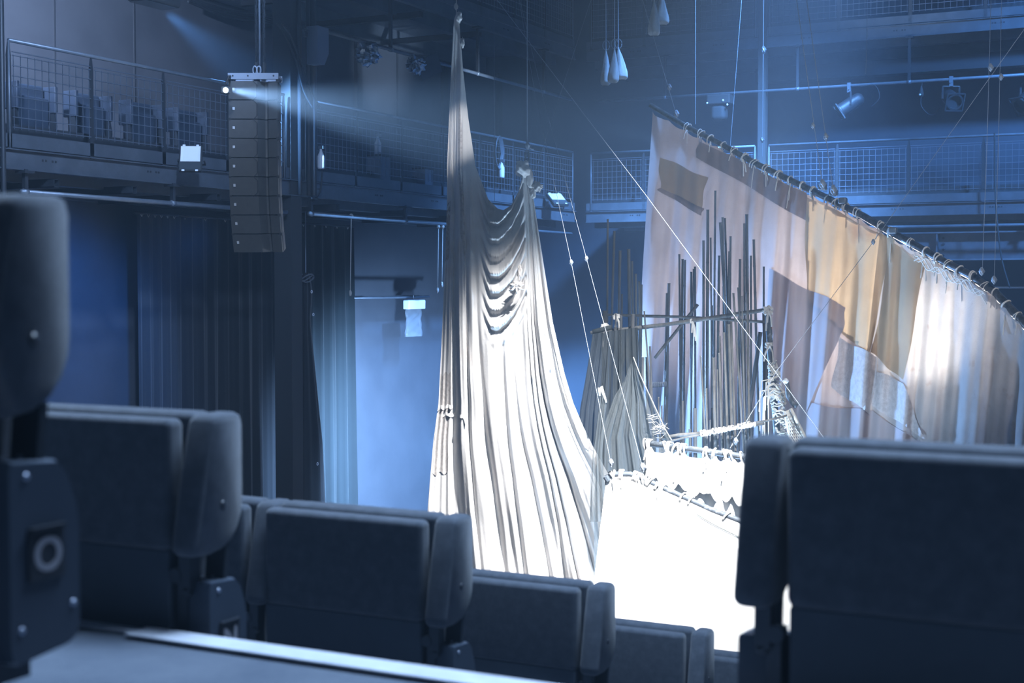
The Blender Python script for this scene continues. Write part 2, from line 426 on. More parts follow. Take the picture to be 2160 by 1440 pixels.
# ------------------------------------------------------------------ galleries
def gallery(label, side, h, a0, a1, sections, hang, chan, pipes=True, deck_in=2.15, post_step=1.235, fascia_gap=()):
    """side 'L' runs along Y at X=XG, side 'B' runs along X at Y=YG; h = ledge height"""
    def P(a, n, z): return Vector((XG + n, a, z)) if side == 'L' else Vector((a, YG - n, z))
    def bx(mb, a_, n_, z_, a2, n2, z2):
        p = P(a_, n_, z_); q = P(a2, n2, z2); return mb.box(p, q)
    z = EYE + h
    g = thing('lighting_gallery', label, 'gallery', P((a0+a1)/2, 0, 0))
    m = MB(); bx(m, a0, -deck_in, z-.03, a1, -.03, z+.02); m.build('deck', M['steel'], g)
    m = MB(); bx(m, a0, -.02, z+.015, a1, .0, z+.155); m.build('fascia', M['steel'], g)
    # channel beam: web and two flanges
    m = MB(); bx(m, a0, -.02, z-.20, a1, -.005, z); bx(m, a0, -.06, z-.012, a1, .035, z); bx(m, a0, -.06, z-.212, a1, .03, z-.20)
    a = a0 + .9
    be = m.build('channel_beam', M['steel'], g)
    m = MB()
    while a < a1:
        for d in (0, .045, .14, .185): bx(m, a+d, -.004, z-.10, a+d+.022, .001, z-.078)
        a += 1.62
    if m.v: m.build('bolt_hole', M['black'], be)
    # perforated upstand behind the fascia
    m = MB(); bx(m, a0, -.34, z+.02, a1, -.33, z+.30); m.build('perforated_upstand', M['grating'], g)
    # soffit joist
    m = MB()
    bx(m, a0, -.55, z-.30, a1, -.40, z-.03); bx(m, a0, -deck_in+.02, z-.32, a1, -deck_in+.25, z-.03)
    m.build('joist', M['steel'], g)
    if chan:
        for a in chan:
            m = MB(); n0, n1 = -1.9, .02
            bx(m, a-.04, n0, z-.36, a+.04, n1, z-.352); bx(m, a-.04, n0, z-.28, a+.04, n1, z-.272)
            bx(m, a-.04, n0, z-.36, a-.032, n1, z-.272); bx(m, a+.032, n0, z-.36, a+.04, n1, z-.272)
            m.build('channel_arm', M['steel_dark'], g)
    for (s0, s1) in sections:
        m = MB(); m.tube([P(s0, .0, z+1.1), P(s1, .0, z+1.1)], .021, 8)
        m.tube([P(s0, .0, z+1.1), P(s0, .0, z+.0)], .012, 6); m.tube([P(s1, .0, z+1.1), P(s1, .0, z+.0)], .012, 6)
        m.build('handrail', M['steel_light'], g, True)
        n = max(1, round((s1 - s0) / post_step)); st = (s1 - s0) / n
        for i in range(n + 1):
            a = s0 + st * i
            m = MB()
            e = (0, 1, 0) if side == 'L' else (1, 0, 0)
            m.prism([(-.03, -.02), (.03, -.02), (.03, .95), (.006, 1.10), (-.006, 1.10), (-.03, .95)], P(a, -.012, z), Vector(e), (0, 0, 1), Vector((1,0,0)) if side == 'L' else Vector((0,-1,0)), .012)
            m.build('rail_post', M['steel_dark'], g)
        for i in range(n):
            b0 = s0 + st*i + .03; b1 = s0 + st*(i+1) - .03
            m = MB()
            nv = int((b1 - b0) / .1)
            for q in range(nv + 1):
                a = b0 + .02 + (b1 - b0 - .04) * q / nv
                m.tube([P(a, .012, z+.20), P(a, .012, z+.96)], .0045, 4, False)
            for q in range(8):
                zz = z + .22 + q * .104
                m.tube([P(b0, .016, zz), P(b1, .016, zz)], .006, 4, False)
            m.tube([P(b0, .014, z+.985), P(b1, .014, z+.985)], .007, 4, False)
            m.build('mesh_panel', M['wire_mesh'], g)
    return g, P, z

def lighting_bar(label, P, z, a0, a1, hang, drop, n=.02):
    t = thing('lighting_bar', label, 'lighting bar', P((a0+a1)/2, n, z-drop), 'pipes hung under the galleries')
    m = MB(); m.tube([P(a0, n, z-drop), P(a1, n, z-drop)], .027, 10)
    for a in hang: m.tube([P(a-.03, n, z-drop), P(a+.03, n, z-drop)], .036, 10)
    m.build('pipe', M['steel_light'], t, True)
    for a in hang:
        m = MB(); m.bar(P(a, n, z-drop), P(a, n, z-.2), .045, .045)
        c = P(a, n, z-.23); m.box(c - Vector((.07,.07,.012)), c + Vector((.07,.07,.012)))
        m.build('hanger', M['steel_dark'], t)
    return t

LOW, HIGH = 1.39, 4.44
gL, PL, zL = gallery('low gallery along the left wall, with chairs behind its wire railing', 'L', LOW, 8.6, 24.6, [(9.0, 10.45), (10.68, 15.38), (15.86, 24.5)], None, [9.4, 11.3, 12.5, 14.0, 16.6, 18.4, 20.2, 22.0])
gB, PB, zB = gallery('low gallery across the back wall, above the deep girder', 'B', LOW, -11.1, 1.2, [(-11.0, -7.78), (-7.52, 1.1)], None, None)
gU, PU, zU = gallery('high gallery along the left wall, seen from underneath', 'L', HIGH, 15.9, 24.6, [(16.0, 24.5)], None, [17.0, 18.9, 20.8])
gV, PV, zV = gallery('high gallery across the back wall, at the top edge', 'B', HIGH, -11.1, 1.2, [(-11.0, -7.78), (-7.52, 1.1)], None, None)
lighting_bar('pipe under the left low gallery, nearest stretch, above the first seat', PL, zL, 10.8, 15.4, [10.86, 13.15], .435)
lighting_bar('pipe under the left low gallery, between loudspeaker and hanging cloth', PL, zL, 15.9, 24.4, [15.95, 18.4, 21.0], .435)
lighting_bar('pipe under the back low gallery, in front of the girder', PB, zB, -7.4, 1.0, [-6.5, -3.0], .40)
lighting_bar('pipe under the left high gallery, carrying foil-wrapped lamps', PU, zU, 16.1, 24.4, [18.0, 20.7, 23.2], .98)
lighting_bar('pipe under the back high gallery carrying the spotlight cans', PV, zV, -10.9, 1.0, [-9.5, -7.0, -5.06, -1.5], .98)

# dark secondary beam and girder on the back wall
g = thing('girder', 'deep steel girder with stiffener plates under the back gallery', 'girder', (-5, 25.3, 0))
m = MB(); m.box((-8.6, 25.30, EYE+.43), (1.2, 25.33, EYE+.90)); m.build('web', M['steel'], g)
m = MB(); m.box((-8.6, 25.15, EYE+.88), (1.2, 25.45, EYE+.905)); m.box((-8.6, 25.15, EYE+.415), (1.2, 25.45, EYE+.44)); m.build('flange', M['steel_light'], g)
for x in (-7.0, -4.62, -2.2):
    m = MB(); m.box((x-.012, 25.16, EYE+.44), (x+.012, 25.31, EYE+.88)); m.build('stiffener', M['steel'], g)
    for i in range(4): MB().lathe([(.0001,.02),(.022,.02),(.022,0)], (x+.09, 25.30, EYE+.50+.10*i), (0,-1,0), 8).build('bolt', M['steel_dark'], g)
g = MB().box((-8.0, 25.6, EYE+3.72), (1.2, 25.9, EYE+3.98)); tag(g.build('roof_beam', M['steel_dark']), 'dark beam on the back wall under the high gallery', 'beam')

# structural columns between gallery bays
c = thing('steel_column', 'dark steel column rising behind the hanging loudspeaker', 'column', (XG-.12, 15.62, 0))
m = MB(); m.box((XG-.26, 15.50, 0), (XG+.02, 15.74, H_TOP)); m.build('shaft', M['black'], c)
m = MB(); m.box((XG-.34, 15.42, 0), (XG+.1, 15.82, .03)); m.build('base_plate', M['steel_dark'], c)
c = thing('steel_column', 'slim steel column at the gap in the back gallery rail', 'column', (-7.65, YG, 0))
m = MB(); m.box((-7.72, YG-.04, 0), (-7.58, YG+.10, H_TOP)); m.build('shaft', M['black'], c)
m = MB(); m.box((-7.80, YG-.12, 0), (-7.5, YG+.18, .03)); m.build('base_plate', M['steel_dark'], c)
c = thing('steel_column', 'slim steel column at the far left edge beside the gallery rail end', 'column', (XG+.03, 10.56, 0))
m = MB(); m.tube([(XG+.03, 10.56, 0), (XG+.03, 10.56, H_TOP)], .028, 10); m.build('shaft', M['steel_dark'], c, True)

# conduits and junction cabinet right of the column
for i, (px, w) in enumerate(((632, .03), (650, .028), (660, .05))):
    p = atX(px, 200, XG+.05)
    o = MB().tube([(XG+.05, p.y, EYE+1.2), (XG+.05, p.y, H_TOP)], w, 8).build('conduit', M['steel_dark'], None, True)
    tag(o, ('thin vertical conduit right of the column, nearest the loudspeaker', 'thin vertical conduit directly left of the wall cabinet', 'thick vertical conduit running behind the wall cabinet')[i], 'conduit')
p0 = atX(645, 76, XG+.08); p1 = atX(664, 140, XG+.08)
cb = thing('wall_cabinet', 'pale blue grey cabinet box clamped to the vertical conduits', 'cabinet', (XG+.2, p0.y+.1, p1.z))
m = MB(); m.prism([(0,0),(.16,0),(.26,.16),(.26,.5),(0,.5)], (XG+.09, p0.y, p1.z), (0,1,0), (0,0,1), (1,0,0), .18); m.build('body', M['box_grey'], cb)
m = MB(); m.box((XG+.06, p0.y-.06, p1.z+.36), (XG+.12, p0.y+.05, p1.z+.42)); m.tube([(XG+.1, p0.y-.10, p1.z+.43), (XG+.1, p0.y+.02, p1.z+.47)], .018); m.build('clamp', M['steel_light'], cb)

# loose cables
def cable(label, pts, r, m='rope_dark', name='cable', cat='cable', group=None, n=6):
    P_ = []
    for i in range(len(pts)-1):
        p0 = pts[max(0,i-1)]; p1 = pts[i]; p2 = pts[i+1]; p3 = pts[min(len(pts)-1,i+2)]
        for t in [q/6 for q in range(6)]:
            P_.append(.5*((2*p1) + (p2-p0)*t + (2*p0-5*p1+4*p2-p3)*t*t + (3*p1-p0-3*p2+p3)*t*t*t))
    P_.append(pts[-1])
    return tag(MB().tube(P_, r, n).build(name, M[m], None, True), label, cat, group)
for i in range(4):
    o = 6*i
    cable(('top', 'second', 'third', 'lowest')[i] + ' strand of the cable bundle sagging along the wall above the loudspeaker',
          [atX(395, -8+o*.6, XL+.25), atX(440, 10+o*.6, XL+.25), atX(490, 22+o*.9, XL+.22), atX(545, 30+o*.8, XL+.2), atX(620, 50+o*.7, XL+.2)], .022, 'steel_dark', group='cables sagging along the left wall')
for i, (px, dx) in enumerate(((602, 40), (612, 46))):
    cable('dark cable looping down beside the cabinet, ' + ('left one of two' if i == 0 else 'right one of two'),
          [atX(px-18, 50, XG+.1), atX(px, 75, XG+.1), atX(px+22, 130, XG+.1), atX(px+dx-2, 190, XG+.1), atX(px+dx+18, 228, XG+.1)], .012, 'steel_dark')
cable('dark cable hanging from the far gallery rail into a loop', [atX(678, 318, XG+.05), atX(680, 345, XG+.05), atX(676, 400, XG+.05), atX(660, 425, XG+.05)], .012, 'black')
cable('black cord hanging at the right beside the sail lines', [atY(2098, 280, YG-.3), atY(2100, 420, YG-.3), atY(2112, 540, YG-.3), atY(2130, 606, YG-.3)], .014, 'black')
# coil of cable on far gallery
for i, (px, py) in enumerate(((1050, 322),)):
    c0 = atX(px, py, XG+.03); pts = []
    for k in range(5):
        for q in range(16):
            a = 2*PI*q/16; pts.append(c0 + Vector((.01*k, (.10+.012*k)*math.cos(a), (.24+.01*k)*math.sin(a))))
    tag(MB().tube(pts, .008, 5).build('cable_coil', M['steel_light'], None, True), 'coil of cable hung on the far gallery rail between the two cloth peaks', 'cable')

# chairs behind the near railing of the left gallery
def gallery_chair(px0, px1, label):
    y0 = atX(px0, 230, XG-.62).y; y1 = y0 + .56
    t = thing('gallery_chair', label, 'chair', (XG-.8, (y0+y1)/2, zL+.02), 'chairs on the left gallery')
    zb = zL + .02
    MB().rbox((XG-.80, y0+.05, zb+.30), (XG-.74, y1-.05, zb+.80), .02).build('backrest', M['gallery_blue'], t, True)
    MB().rbox((XG-.72, y0+.05, zb+.22), (XG-.66, y1-.05, zb+.66), .02).build('seat', M['gallery_blue'], t, True)
    for y in (y0, y1):
        MB().rbox((XG-.80, y-.02, zb+.50), (XG-.60, y+.025, zb+.80), .012).build('armrest', M['gallery_blue'], t, True)
        MB().prism([(-.70,0),(-.62,0),(-.63,.24),(-.60,.36),(-.63,.5),(-.74,.5),(-.70,.34)], (XG, y-.01, zb), (1,0,0), (0,0,1), (0,1,0), .02).build('leg', M['seat_metal'], t)
    return t
gallery_chair(36, 116, 'chair at the near end of the left gallery, nearest the rail end')
gallery_chair(160, 236, 'second chair from the near end of the left gallery rail')
gallery_chair(276, 350, 'third chair along the left gallery, left of the floodlight')
gallery_chair(374, 440, 'chair on the left gallery straight above the white floodlight')

# floodlights
def floodlight(label, px, py, X, sc, yaw=.2, tilt=.5, onY=None):
    c = atX(px, py, X) if onY is None else atY(px, py, onY)
    t = thing('floodlight', label, 'floodlight', c, 'LED floodlights')
    R = Matrix.Rotation(yaw, 3, 'Z') @ Matrix.Rotation(tilt, 3, 'X')
    def mk(fn, name, m, par=t, sm_=False):
        mb = fn(MB())
        mb.v = [c + R @ (v * sc) for v in mb.v]; return mb.build(name, m, par, sm_)
    mk(lambda b: b.rbox((-.17,-.02,-.21), (.17,.05,.21), .015), 'housing', M['black'])
    mk(lambda b: b.add([(-.145,-.024,-.06),(.145,-.024,-.06),(.145,-.024,.19),(-.145,-.024,.19),(-.11,-.021,-.03),(.11,-.021,-.03),(.11,-.021,.16),(-.11,-.021,.16)],
       [(0,1,5,4),(1,2,6,5),(2,3,7,6),(3,0,4,7),(4,5,6,7)]), 'reflector', M['reflector'])
    mk(lambda b: b.box((-.15,-.025,-.19), (.15,-.022,-.075)), 'glass', M['glass'])
    mk(lambda b: (b.bar((-.19,.05,0),(-.19,.22,.0),.02,.03), b.bar((.19,.05,0),(.19,.22,0),.02,.03), b.bar((-.19,.22,0),(.19,.22,0),.03,.02))[0], 'bracket', M['black'])
    for x in (-.1, .1):
        for z in (-.205, .2): mk(lambda b: b.box((x-.02,-.03,z-.012), (x+.02,-.018,z+.012)), 'clip', M['white_plastic'])
    m3 = MB().box((-.1,.05,-.12), (.1,.12,.06)); m3.v = [c + R @ (v*sc) for v in m3.v]; m3.build('driver_box', M['black'], t)
    return t
floodlight('white-faced floodlight clamped under the left gallery railing', 402, 334, XG+.35, .78, yaw=.55, tilt=-.35)
floodlight('pale floodlight on the far gallery right of the cloth peaks', 1176, 420, XG+.3, .9, yaw=.9, tilt=-1.0)

# small lamp that throws the beam across the stage
c = atD(476, 190, 12.15)
lamp = thing('beam_lamp', 'tiny glowing lamp at the left edge of the loudspeaker array', 'lamp', c)
MB().rbox(c - Vector((.03,.03,.03)), c + Vector((.03,.03,.03)), .01).build('housing', M['steel_light'], lamp)
LAMP = c.copy()
d = (CAM - c).normalized()
MB().lathe([(.0001,.054),(.014,.052),(.022,.046)], c, d, 14).build('lens', M['led'], lamp, True)
MB().tube([c + Vector((0,0,.05)), c + Vector((.02,.02,.12)), atD(486, 160, 12.5)], .008, 6).build('arm', M['steel_dark'], lamp)

# ------------------------------------------------------------------ line-array loudspeaker
DS = 12.5
sx = 1/240.0
ac = atD(534, 170, DS)
arr = thing('line_array', 'tall hanging loudspeaker array of nine stacked grey cabinets', 'loudspeaker', (ac.x, ac.y, ac.z-1.5))
def arr_pt(x, y, z): return ac + RIGHT*(x*.80) + fw_h*y + Vector((0, 0, z))
prof = [(-.272, 0), (.045, 0), (.118, .060), (.140, .060), (.160, .022), (.262, .004), (.268, .05), (.250, .26), (-.235, .26), (-.265, .05)]
zc = 0.0; yoff = 0.0; ang = 0.0
tilts = [0, 0, 0, 0, .01, .03, .06, .10, .14]
Hc = .167
pos = Vector((0, 0, 0))
for i in range(9):
    ang = tilts[i]
    ez = Vector((.62*math.sin(ang), math.sin(ang), -math.cos(ang))).normalized()     # downwards along the array, bottom swings back (+Y)
    ey = Vector((0, math.cos(ang), math.sin(ang)))
    top = pos + ez * .004; bot = pos + ez * (Hc - .004)
    cab = MB()
    vs = []
    for e, sc in ((top, .985), (top + ez*.006, 1.0), (bot - ez*.006, 1.0), (bot, .985)):
        for (x, y) in prof: vs.append(arr_pt(*(e + Vector((1,0,0))*(x*sc) + ey*(.0 + y*sc))))
    n = len(prof); fs = []
    for r in range(3):
        for k in range(n): fs.append((r*n+k, r*n+(k+1) % n, (r+1)*n+(k+1) % n, (r+1)*n+k))
    fs.append(tuple(range(n))); fs.append(tuple(3*n+k for k in range(n))[::-1])
    o = cab.add(vs, fs).build('cabinet', M['speaker'], arr, 'auto')
    q = pos + ez*(Hc*.45)
    b = MB(); e = q + Vector((-.215,0,0)) - ey*.003
    b.add([arr_pt(*(e + Vector((dx,0,0)) + ez*dz - ey*dd)) for dd in (0,.004) for dx, dz in ((-.012,-.012),(.012,-.012),(.012,.012),(-.012,.012))],
          [(0,1,2,3),(4,5,6,7),(0,1,5,4),(1,2,6,5),(2,3,7,6),(3,0,4,7)])
    b.build('badge', M['white_plastic'], o)
    for sgn in (-1, 1):
        b = MB()
        b.tube([arr_pt(*(pos + Vector((sgn*.262,0,0)) + ey*.05 + ez*.01)), arr_pt(*(pos + Vector((sgn*.262,0,0)) + ey*.05 + ez*(Hc-.01)))], .008, 6)
        b.bar(arr_pt(*(pos + Vector((sgn*.262, .0, 0)))), arr_pt(*(pos + Vector((sgn*.262, .05, 0)))), .024, .024)
        b.build('rigging_link', M['steel_dark'], o)
    if i < 6:
        b = MB(); e = pos - ey*.0
        b.prism([(.0,.0),(.035,.035),(.035,.137),(.0,.172),(.006,.172),(.045,.137),(.045,.035),(.006,.0)], arr_pt(*(e + Vector((-.01,-.004,-.172)))), RIGHT, (0,0,1), fw_h, .004)
        b.build('grille_edge', M['steel_dark'], o)
    pos = pos + ez * Hc
fr = MB()
fr.bar(arr_pt(-.272, 0, .038), arr_pt(.275, 0, .038), .024, .053); fr.bar(arr_pt(-.272, .21, .038), arr_pt(.275, .21, .038), .024, .053)
for x in (-.255, .015, .255): fr.bar(arr_pt(x, .0, .04), arr_pt(x, .21, .04), .03, .02)
f = fr.build('flying_frame', M['speaker_frame'], arr)
for x in (-.22, -.055, .225): MB().lathe([(.0001,.001),(.008,.001),(.008,0)], arr_pt(x, -.0125, .04), -fw_h, 10).build('bolt_hole', M['black'], f)
for i, x in enumerate((.015, .10)):
    m = MB(); pz = .16
    while arr_pt(0,0,pz).z < H_TOP - .05:
        kk = int(round((pz - .16)/.045)) % 2
        c_ = arr_pt(x, .1, pz)
        w = Vector((.014, 0, 0)) if kk else Vector((0, .014, 0))
        m.bar(c_ - w*.6, c_ - w*.6 + Vector((0,0,.05)), .008, .008); m.bar(c_ + w*.6, c_ + w*.6 + Vector((0,0,.05)), .008, .008)
        pz += .045
    m.tube([arr_pt(x, .1, .06), arr_pt(x, .1, .17)], .02, 8)
    m.build('chain', M['steel_dark'], arr)
m = MB().tube([arr_pt(.055, .08, .06), arr_pt(.055, .08, H_TOP - ac.z)], .011, 8); m.build('suspension_rod', M['wire'], arr, True)
for x in (.005, .05):
    MB().tube([arr_pt(x + .022*math.sin(a), .06, .10 + .035*math.cos(a)) for a in [q*2*PI/10 for q in range(11)]], .007, 6).build('shackle', M['wire'], arr, True)

# ------------------------------------------------------------------ curtains and things under the left gallery
def curtain(px0, px1, m, label, X, amp=.06, nf=9, seed=0, zt=None, zb=.02):
    y0 = atX(px0, 600, X).y; y1 = atX(px1, 600, X).y
    zt = zt or (EYE + LOW - .46)
    rnd = random.Random(seed); ph = [rnd.uniform(0, 6.28) for _ in range(5)]
    def fn(u, v):
        f = amp*(math.sin(2*PI*nf*u+ph[0]+.4*math.sin(3*v+ph[1])) + .4*math.sin(2*PI*nf*2.3*u+ph[2]))*(.35+.65*v)
        return (X + f, lerp(y0, y1, u), lerp(zt, zb, v))
    t = thing('masking_curtain', label, 'curtain', (X, (y0+y1)/2, 0), 'curtains under the left gallery')
    mb = MB(); mb.open = True; mb.grid(fn, nf*10, 24); mb.build('cloth', M[m], t, True)
    mb = MB().tube([(X, y0-.05, zt+.02), (X, y1+.05, zt+.02)], .02, 8); mb.build('track', M['steel_dark'], t, True)
    for i in range(6):
        y = lerp(y0, y1, (i+.5)/6); MB().tube([(X+.03, y-.02, zt+.0), (X+.03, y, zt-.03), (X+.03, y+.02, zt+.0)], .006, 5).build('tie', M['rope'], t)
curtain(290, 372, 'curtain_g', 'grey masking curtain right of the blue-lit wall strip', XL+.40, .03, 4, 1)
curtain(366, 606, 'curtain', 'black masking curtain hanging below the loudspeaker', XL+.36, .05, 10, 2)
curtain(600, 742, 'curtain_t', 'dark teal masking curtain with loose folds left of the pale wall', XL+.46, .10, 6, 3)
# tied black cloth on a line
p = atX(645, 575, XG-.9)
t = thing('cloth_bundle', 'black cloth tied in a bundle on a line before the teal curtain', 'cloth', (p.x, p.y, 0))
def fn(u, v):
    z = lerp(p.z, .0, v); r = tab([(0, .05), (.03, .11), (.07, .12), (.12, .085), (.14, .09), (.45, .30), (1, .42)], v)
    a = 2*PI*u; k = 1 + .12*math.sin(7*a + 2*v) + .08*math.sin(11*a)
    return (p.x + r*.55*k*math.cos(a), p.y + r*k*math.sin(a), z)
MB().grid(fn, 56, 50).build('cloth', M['curtain'], t, True)
m = MB()
for k in range(3): m.tube([(p.x + .11*math.cos(a), p.y + .13*math.sin(a), p.z - .10 + .02*k + .04*math.sin(a*2+k)) for a in [q*2*PI/14 for q in range(15)]], .01, 5)
m.build('tie', M['rope_dark'], t)
m = MB().tube([p, (p.x, p.y, zL-.3)], .008, 6); m.build('line', M['wire'], t)
for q in ((.05, .0), (.11, .0), (.5, -.16), (.62, -.2), (.75, -.24)):
    MB().lathe([(.012, 0), (.02, .006), (.026, 0)], (p.x + lerp(.08,.30,min(1,q[0]*2)), p.y + q[1], lerp(p.z, .05, q[0])), (1, 0, 0), 10).build('eyelet', M['white_plastic'], t, True)
# low pipe and plastic bag by the pale wall
q0 = atX(746, 628, XL+.5); q1 = atX(905, 622, XL+.5)
t = thing('wall_rail', 'thin horizontal rail on the pale wall left of the hanging cloth', 'rail', (XL+.3, (q0.y+q1.y)/2, q0.z))
MB().tube([q0, (q1.x, q1.y, q0.z)], .022, 8).build('pipe', M['steel_light'], t, True)
for y in (q0.y+.3, q1.y-.3): MB().box((XL, y-.03, q0.z-.03), (XL+.5, y+.03, q0.z+.03)).build('bracket', M['steel'], t)
b0 = atX(856, 640, XL+.55); b1 = atX(888, 640, XL+.55)
t = thing('plastic_bag', 'crumpled clear plastic bag with folded white top hung on the rail', 'bag', (b0.x, (b0.y+b1.y)/2, b0.z-.55))
def fn(u, v):
    a = 2*PI*u
    return (b0.x + .06*math.cos(a)*(.6+.6*v) + .012*math.sin(23*v+5*a), lerp(b0.y, b1.y, .5+.5*math.sin(a)*(1+.06*math.sin(9*v))), b0.z - .58*v)
MB().grid(fn, 40, 24).build('bag_body', M['plastic_bag'], t, True)
m = MB(); m.rbox((b0.x-.05, b0.y-.02, b0.z-.10), (b0.x+.08, b1.y+.03, b0.z+.06), .02); m.build('folded_top', M['white_plastic'], t, True)
m = MB().tube([(b0.x, (b0.y+b1.y)/2, b0.z+.05), (b0.x, (b0.y+b1.y)/2, q0.z+.03)], .01, 6); m.build('hook', M['steel_light'], t)
for i, (px, y0, y1) in enumerate(((741, 455, 618), (925, 478, 612), (934, 478, 600))):
    a = atX(px, y0, XG+.02); b_ = atX(px-2, y1, XG+.02)
    m = MB().tube([a, lerp(a, b_, .6), b_], .007, 6); m.blob(a, .03, seed=i, n=6); m.blob(b_, .02, (1,1,2.2), seed=i+3, n=6)
    tag(m.build('tie_cord', M['rope'], None, True), ('white cord dangling from the gallery pipe at the curtain edge', 'left one of two white cords dangling close beside the hanging cloth', 'right one of two white cords dangling close beside the hanging cloth')[i], 'cord')
# boxes and bottles on the far left gallery
for i, (px, py, w, hh, m_, lab) in enumerate(((799, 352, .28, .50, 'box_grey', 'dark upright box on the far left gallery under a white bottle'), (892, 358, .26, .40, 'box_grey', 'low grey box on the far left gallery beside the hanging cloth'))):
    q = atX(px, py, XG-.30)
    t = thing('equipment_box', lab, 'box', (q.x, q.y, zL+.02))
    MB().rbox((q.x-.12, q.y-w/2, zL+.02), (q.x+.12, q.y+w/2, zL+.02+hh), .01).build('body', M[m_], t)
    MB().rbox((q.x-.125, q.y-w/2-.005, zL+.02+hh), (q.x+.125, q.y+w/2+.005, zL+.05+hh), .008).build('lid', M['steel_dark'], t)
for i, (px, py, lab) in enumerate(((797, 310, 'white spray bottle standing on the upright box on the far gallery'), (1058, 350, 'white spray bottle hooked on the far gallery rail near the coil'), (677, 325, 'small white bottle hung on the gallery rail right of the loudspeaker'))):
    q = atX(px, py, XG + (-.30 if i == 0 else .06)); 
    if i == 0: q.z = zL + .55 + .20
    t = thing('spray_bottle', lab, 'bottle', (q.x, q.y, q.z-.2))
    MB().lathe([(.0001,-.2),(.045,-.2),(.05,-.18),(.05,-.03),(.02,.04),(.018,.07)], q, (0,0,1), 14).build('bottle', M['white_plastic'], t, True)
    MB().box(q + Vector((-.03,-.02,.07)), q + Vector((.05,.02,.11))).build('trigger', M['steel_light'], t)

# ------------------------------------------------------------------ stage lamps
def par_can(label, px, py, tgt, gal, z_pipe, axis, ln=.40, r=.125):
    """gal 'B' -> pipe at back high gallery"""
    c = atY(px, py, YG - .02) if gal == 'B' else atX(px, py, XG+.02)
    ax = Vector(axis).normalized()
    t = thing('par_can', label, 'stage lamp', c, 'spotlight cans on the back pipe')
    prof = [(.0001, -ln*.5-.07), (r*.45, -ln*.5-.065), (r*.8, -ln*.5-.03), (r*.92, -ln*.5+.02), (r*.92, -ln*.28), (r, -ln*.27), (r, ln*.38), (r*1.12, ln*.40), (r*1.12, ln*.5), (r*.93, ln*.5), (r*.93, ln*.30), (.0001, ln*.28)]
    MB().lathe(prof, c, ax, 24).build('body', M['steel_dark'], t, 'auto')
    fr = MB(); e1 = ax.cross(Vector((0,0,1))).normalized(); e2 = ax.cross(e1)
    o = c + ax*ln*.5; q = r*1.18
    for s1, s2 in ((-1,-1),(1,-1),(1,1),(-1,1)):
        pass
    for a_, b_ in (((-1,-1),(1,-1)),((1,-1),(1,1)),((1,1),(-1,1)),((-1,1),(-1,-1))):
        fr.bar(o + e1*q*a_[0] + e2*q*a_[1], o + e1*q*b_[0] + e2*q*b_[1], .022, .022, ax)
    fr.build('colour_frame', M['steel_dark'], t)
    yk = MB(); topz = Vector((c.x, c.y, z_pipe - .12))
    for sg in (-1, 1):
        yk.bar(c + e1*sg*(r+.02), Vector((c.x, c.y, topz.z)) + e1*sg*(r+.02), .012, .03)
    yk.bar(topz + e1*(r+.02), topz - e1*(r+.02), .03, .012)
    yk.build('yoke', M['steel_dark'], t)
    cl = MB(); cl.box(topz + Vector((-.03,-.03,0)), topz + Vector((.03,.03,.17))); cl.tube([topz+Vector((0,-.06,.06)), topz+Vector((0,.06,.06))], .012)
    cl.build('clamp', M['steel_light'], t)
    return t
zp = zV - .98
par_can('spotlight can pointing down left on the back pipe, left of the other two', 1791, 222, None, 'B', zp, (-.75, -.35, -.55), .42, .12)
par_can('spotlight can on the back pipe facing forward with its round mouth visible', 2006, 208, None, 'B', zp, (.45, -.75, -.40), .40, .125)
par_can('spotlight can cut off by the right edge of the picture', 2168, 210, None, 'B', zp, (-.45, -.55, -.55), .40, .14)
# cables on that pipe
cable('thin cable drooping between the two spotlight cans', [atY(1945, 175, YG-.06), atY(1943, 200, YG-.06), atY(1944, 225, YG-.06), atY(1965, 243, YG-.06), atY(1985, 225, YG-.06)], .008, 'steel_dark')
cable('thin cable loop beside the left spotlight can', [atY(1815, 183, YG-.06), atY(1845, 180, YG-.06), atY(1855, 205, YG-.06), atY(1838, 225, YG-.06)], .007, 'steel_dark')
q = atY(1943, 196, YG-.06)
t = thing('plug', 'small plug with a bright tip hanging from the back pipe', 'plug', q)
MB().lathe([(.0001,-.06),(.035,-.055),(.045,-.02),(.03,.05),(.012,.12)], q, (0,0,1), 12).build('body', M['black'], t, True)
MB().blob(q + Vector((-.01,-.04,-.03)), .016, n=6).build('tip', M['white_plastic'], t)

# small moving-head lamp, dark, on back pipe behind sail tip
q = atY(1520, 212, YG-.05)
t = thing('moving_head_lamp', 'dark moving-head lamp hung above the upper end of the sail', 'stage lamp', q)
MB().rbox(q - Vector((.22,.15,.08)), q + Vector((.22,.15,.10)), .03).build('base', M['black'], t)
MB().rbox(q - Vector((.16,.12,.36)), q + Vector((.12,.12,-.08)), .08).build('head', M['black'], t, True)
for a, z in ((-.2,-.05),(.1,-.02),(.18,-.1)): MB().blob(q + Vector((a,-.16,z)), .018, n=5).build('indicator', M['white_plastic'], t)
MB().tube([q + Vector((0,0,.1)), Vector((q.x, q.y, zp))], .02, 6).build('clamp', M['steel_dark'], t)

